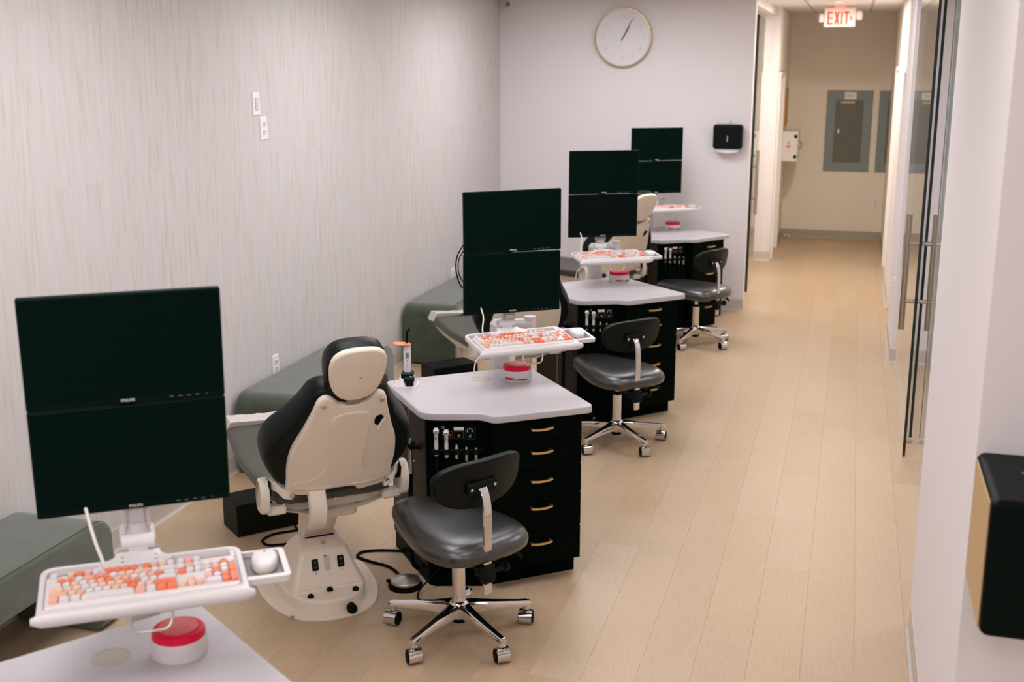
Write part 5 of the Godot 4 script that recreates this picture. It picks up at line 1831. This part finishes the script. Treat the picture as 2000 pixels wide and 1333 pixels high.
	for a in superell(0.200, 0.084, 2.9, 44): br.append(Vector2(a.x * (1.0 + 0.05 * a.y / 0.084), a.y + (0.008 * (1.0 - pow(a.x / 0.2, 2.0)) * (-1.0 if a.y < 0 else 0.6))))
	var bt := Transform3D(Basis(Vector3.RIGHT, deg_to_rad(8.0)), Vector3(-0.03, 0.664, 0.185))
	rg = []
	for q in [[0.3, -0.026, 0.0], [0.65, -0.026, 0.5], [0.88, -0.022, 0.9], [0.97, -0.012, 1.0], [1.0, 0.0, 1.0], [0.985, 0.010, 1.0], [0.965, 0.0125, 1.0], [0.955, 0.0105, 1.0], [0.93, 0.013, 1.0], [0.6, 0.014, 1.0], [0.2, 0.014, 1.0]]:
		var ring := []
		for a in br:
			var x: float = a.x * q[0]
			ring.append(Vector3(x, a.y * q[0], q[1] - 1.15 * x * x))
		rg.append(ring)
	k = mb()
	k.t = bt
	k.loft(rg)
	part("backrest", k, M.vinyl, o)
	k = mb()
	k.t = bt * basis_from(Vector3.RIGHT, Vector3(0, 0, 1), Vector3(0, 1, 0), Vector3(-0.020, -0.006, 0.008))
	k.prism(rrect(0.068, 0.024, 0.014, 4), 0.0, 0.018, 0.006)
	var bk := part("back_plate", k, M.black_plastic, o)
	for x in [-0.052, 0.052]:
		k = mb()
		k.t = bt * basis_from(Vector3.RIGHT, Vector3(0, 0, 1), Vector3(0, -1, 0), Vector3(-0.020 + x, -0.006, 0.024))
		k.lathe([Vector2(0.0062, 0), Vector2(0.0062, 0.003), Vector2(0.004, 0.005), Vector2(0, 0.0052)], 12)
		part("screw", k, M.chrome, bk)
	k = mb()
	rg = []
	for a in smooth([Vector3(-0.052, 0.655, 0.203), Vector3(-0.052, 0.636, 0.216), Vector3(-0.052, 0.600, 0.228), Vector3(-0.052, 0.54, 0.233), Vector3(-0.052, 0.42, 0.232), Vector3(-0.052, 0.31, 0.231), Vector3(-0.052, 0.262, 0.231)], 4):
		rg.append([a + Vector3(-0.0170, 0, -0.005), a + Vector3(-0.0170, 0, 0.003), a + Vector3(-0.0130, 0, 0.006), a + Vector3(0.0130, 0, 0.006), a + Vector3(0.0170, 0, 0.003), a + Vector3(0.0170, 0, -0.005)])
	k.loft(rg)
	part("back_bar", k, M.chrome, o)
	k = mb()
	k.box(Vector3(-0.052, 0.338, 0.231), Vector3(0.052, 0.070, 0.034), 0.006)
	k.box(Vector3(-0.052, 0.345, 0.205), Vector3(0.060, 0.040, 0.030), 0.006)
	part("bar_clamp", k, M.black_plastic, o)
	k = mb()
	k.tube([Vector3(-0.028, 0.340, 0.226), Vector3(0.030, 0.340, 0.226)], 0.010, 12)
	k.t = basis_from(Vector3(0, 0, 1), Vector3(1, 0, 0), Vector3(0, 1, 0), Vector3(0.028, 0.340, 0.226))
	k.lathe([Vector2(0.020, 0), Vector2(0.021, 0.006), Vector2(0.020, 0.014), Vector2(0.0, 0.016)], 8)
	part("clamp_knob", k, M.black_plastic, o)
	k = mb()
	k.tube(smooth([Vector3(0.02, 0.372, 0.12), Vector3(0.075, 0.372, 0.165), Vector3(0.110, 0.362, 0.195), Vector3(0.128, 0.338, 0.212)], 5), [0.008, 0.008, 0.0082, 0.0084, 0.0086, 0.0088, 0.009, 0.009, 0.009, 0.009, 0.0085, 0.008, 0.0075, 0.007, 0.006, 0.004], 10)
	part("lever", k, M.black_plastic, o)
	return o

func make_pedal() -> Node3D:
	var o := thing("foot_pedal", "", "foot pedal", Vector3.ZERO, 0.0, "round foot pedals")
	part("base", mb().lathe([Vector2(0.0, 0.0), Vector2(0.070, 0.0), Vector2(0.071, 0.006), Vector2(0.068, 0.012), Vector2(0.0, 0.013)], 36), M.rubber, o)
	part("disc", mb().lathe([Vector2(0.0, 0.017), Vector2(0.058, 0.017), Vector2(0.060, 0.020), Vector2(0.060, 0.028), Vector2(0.058, 0.031), Vector2(0.012, 0.044), Vector2(0.006, 0.0465), Vector2(0.0, 0.047)], 44), M.steel, o)
	part("hose_socket", mb().tube([Vector3(-0.045, 0.012, -0.035), Vector3(-0.066, 0.012, -0.052)], 0.008, 10), M.rubber, o)
	return o
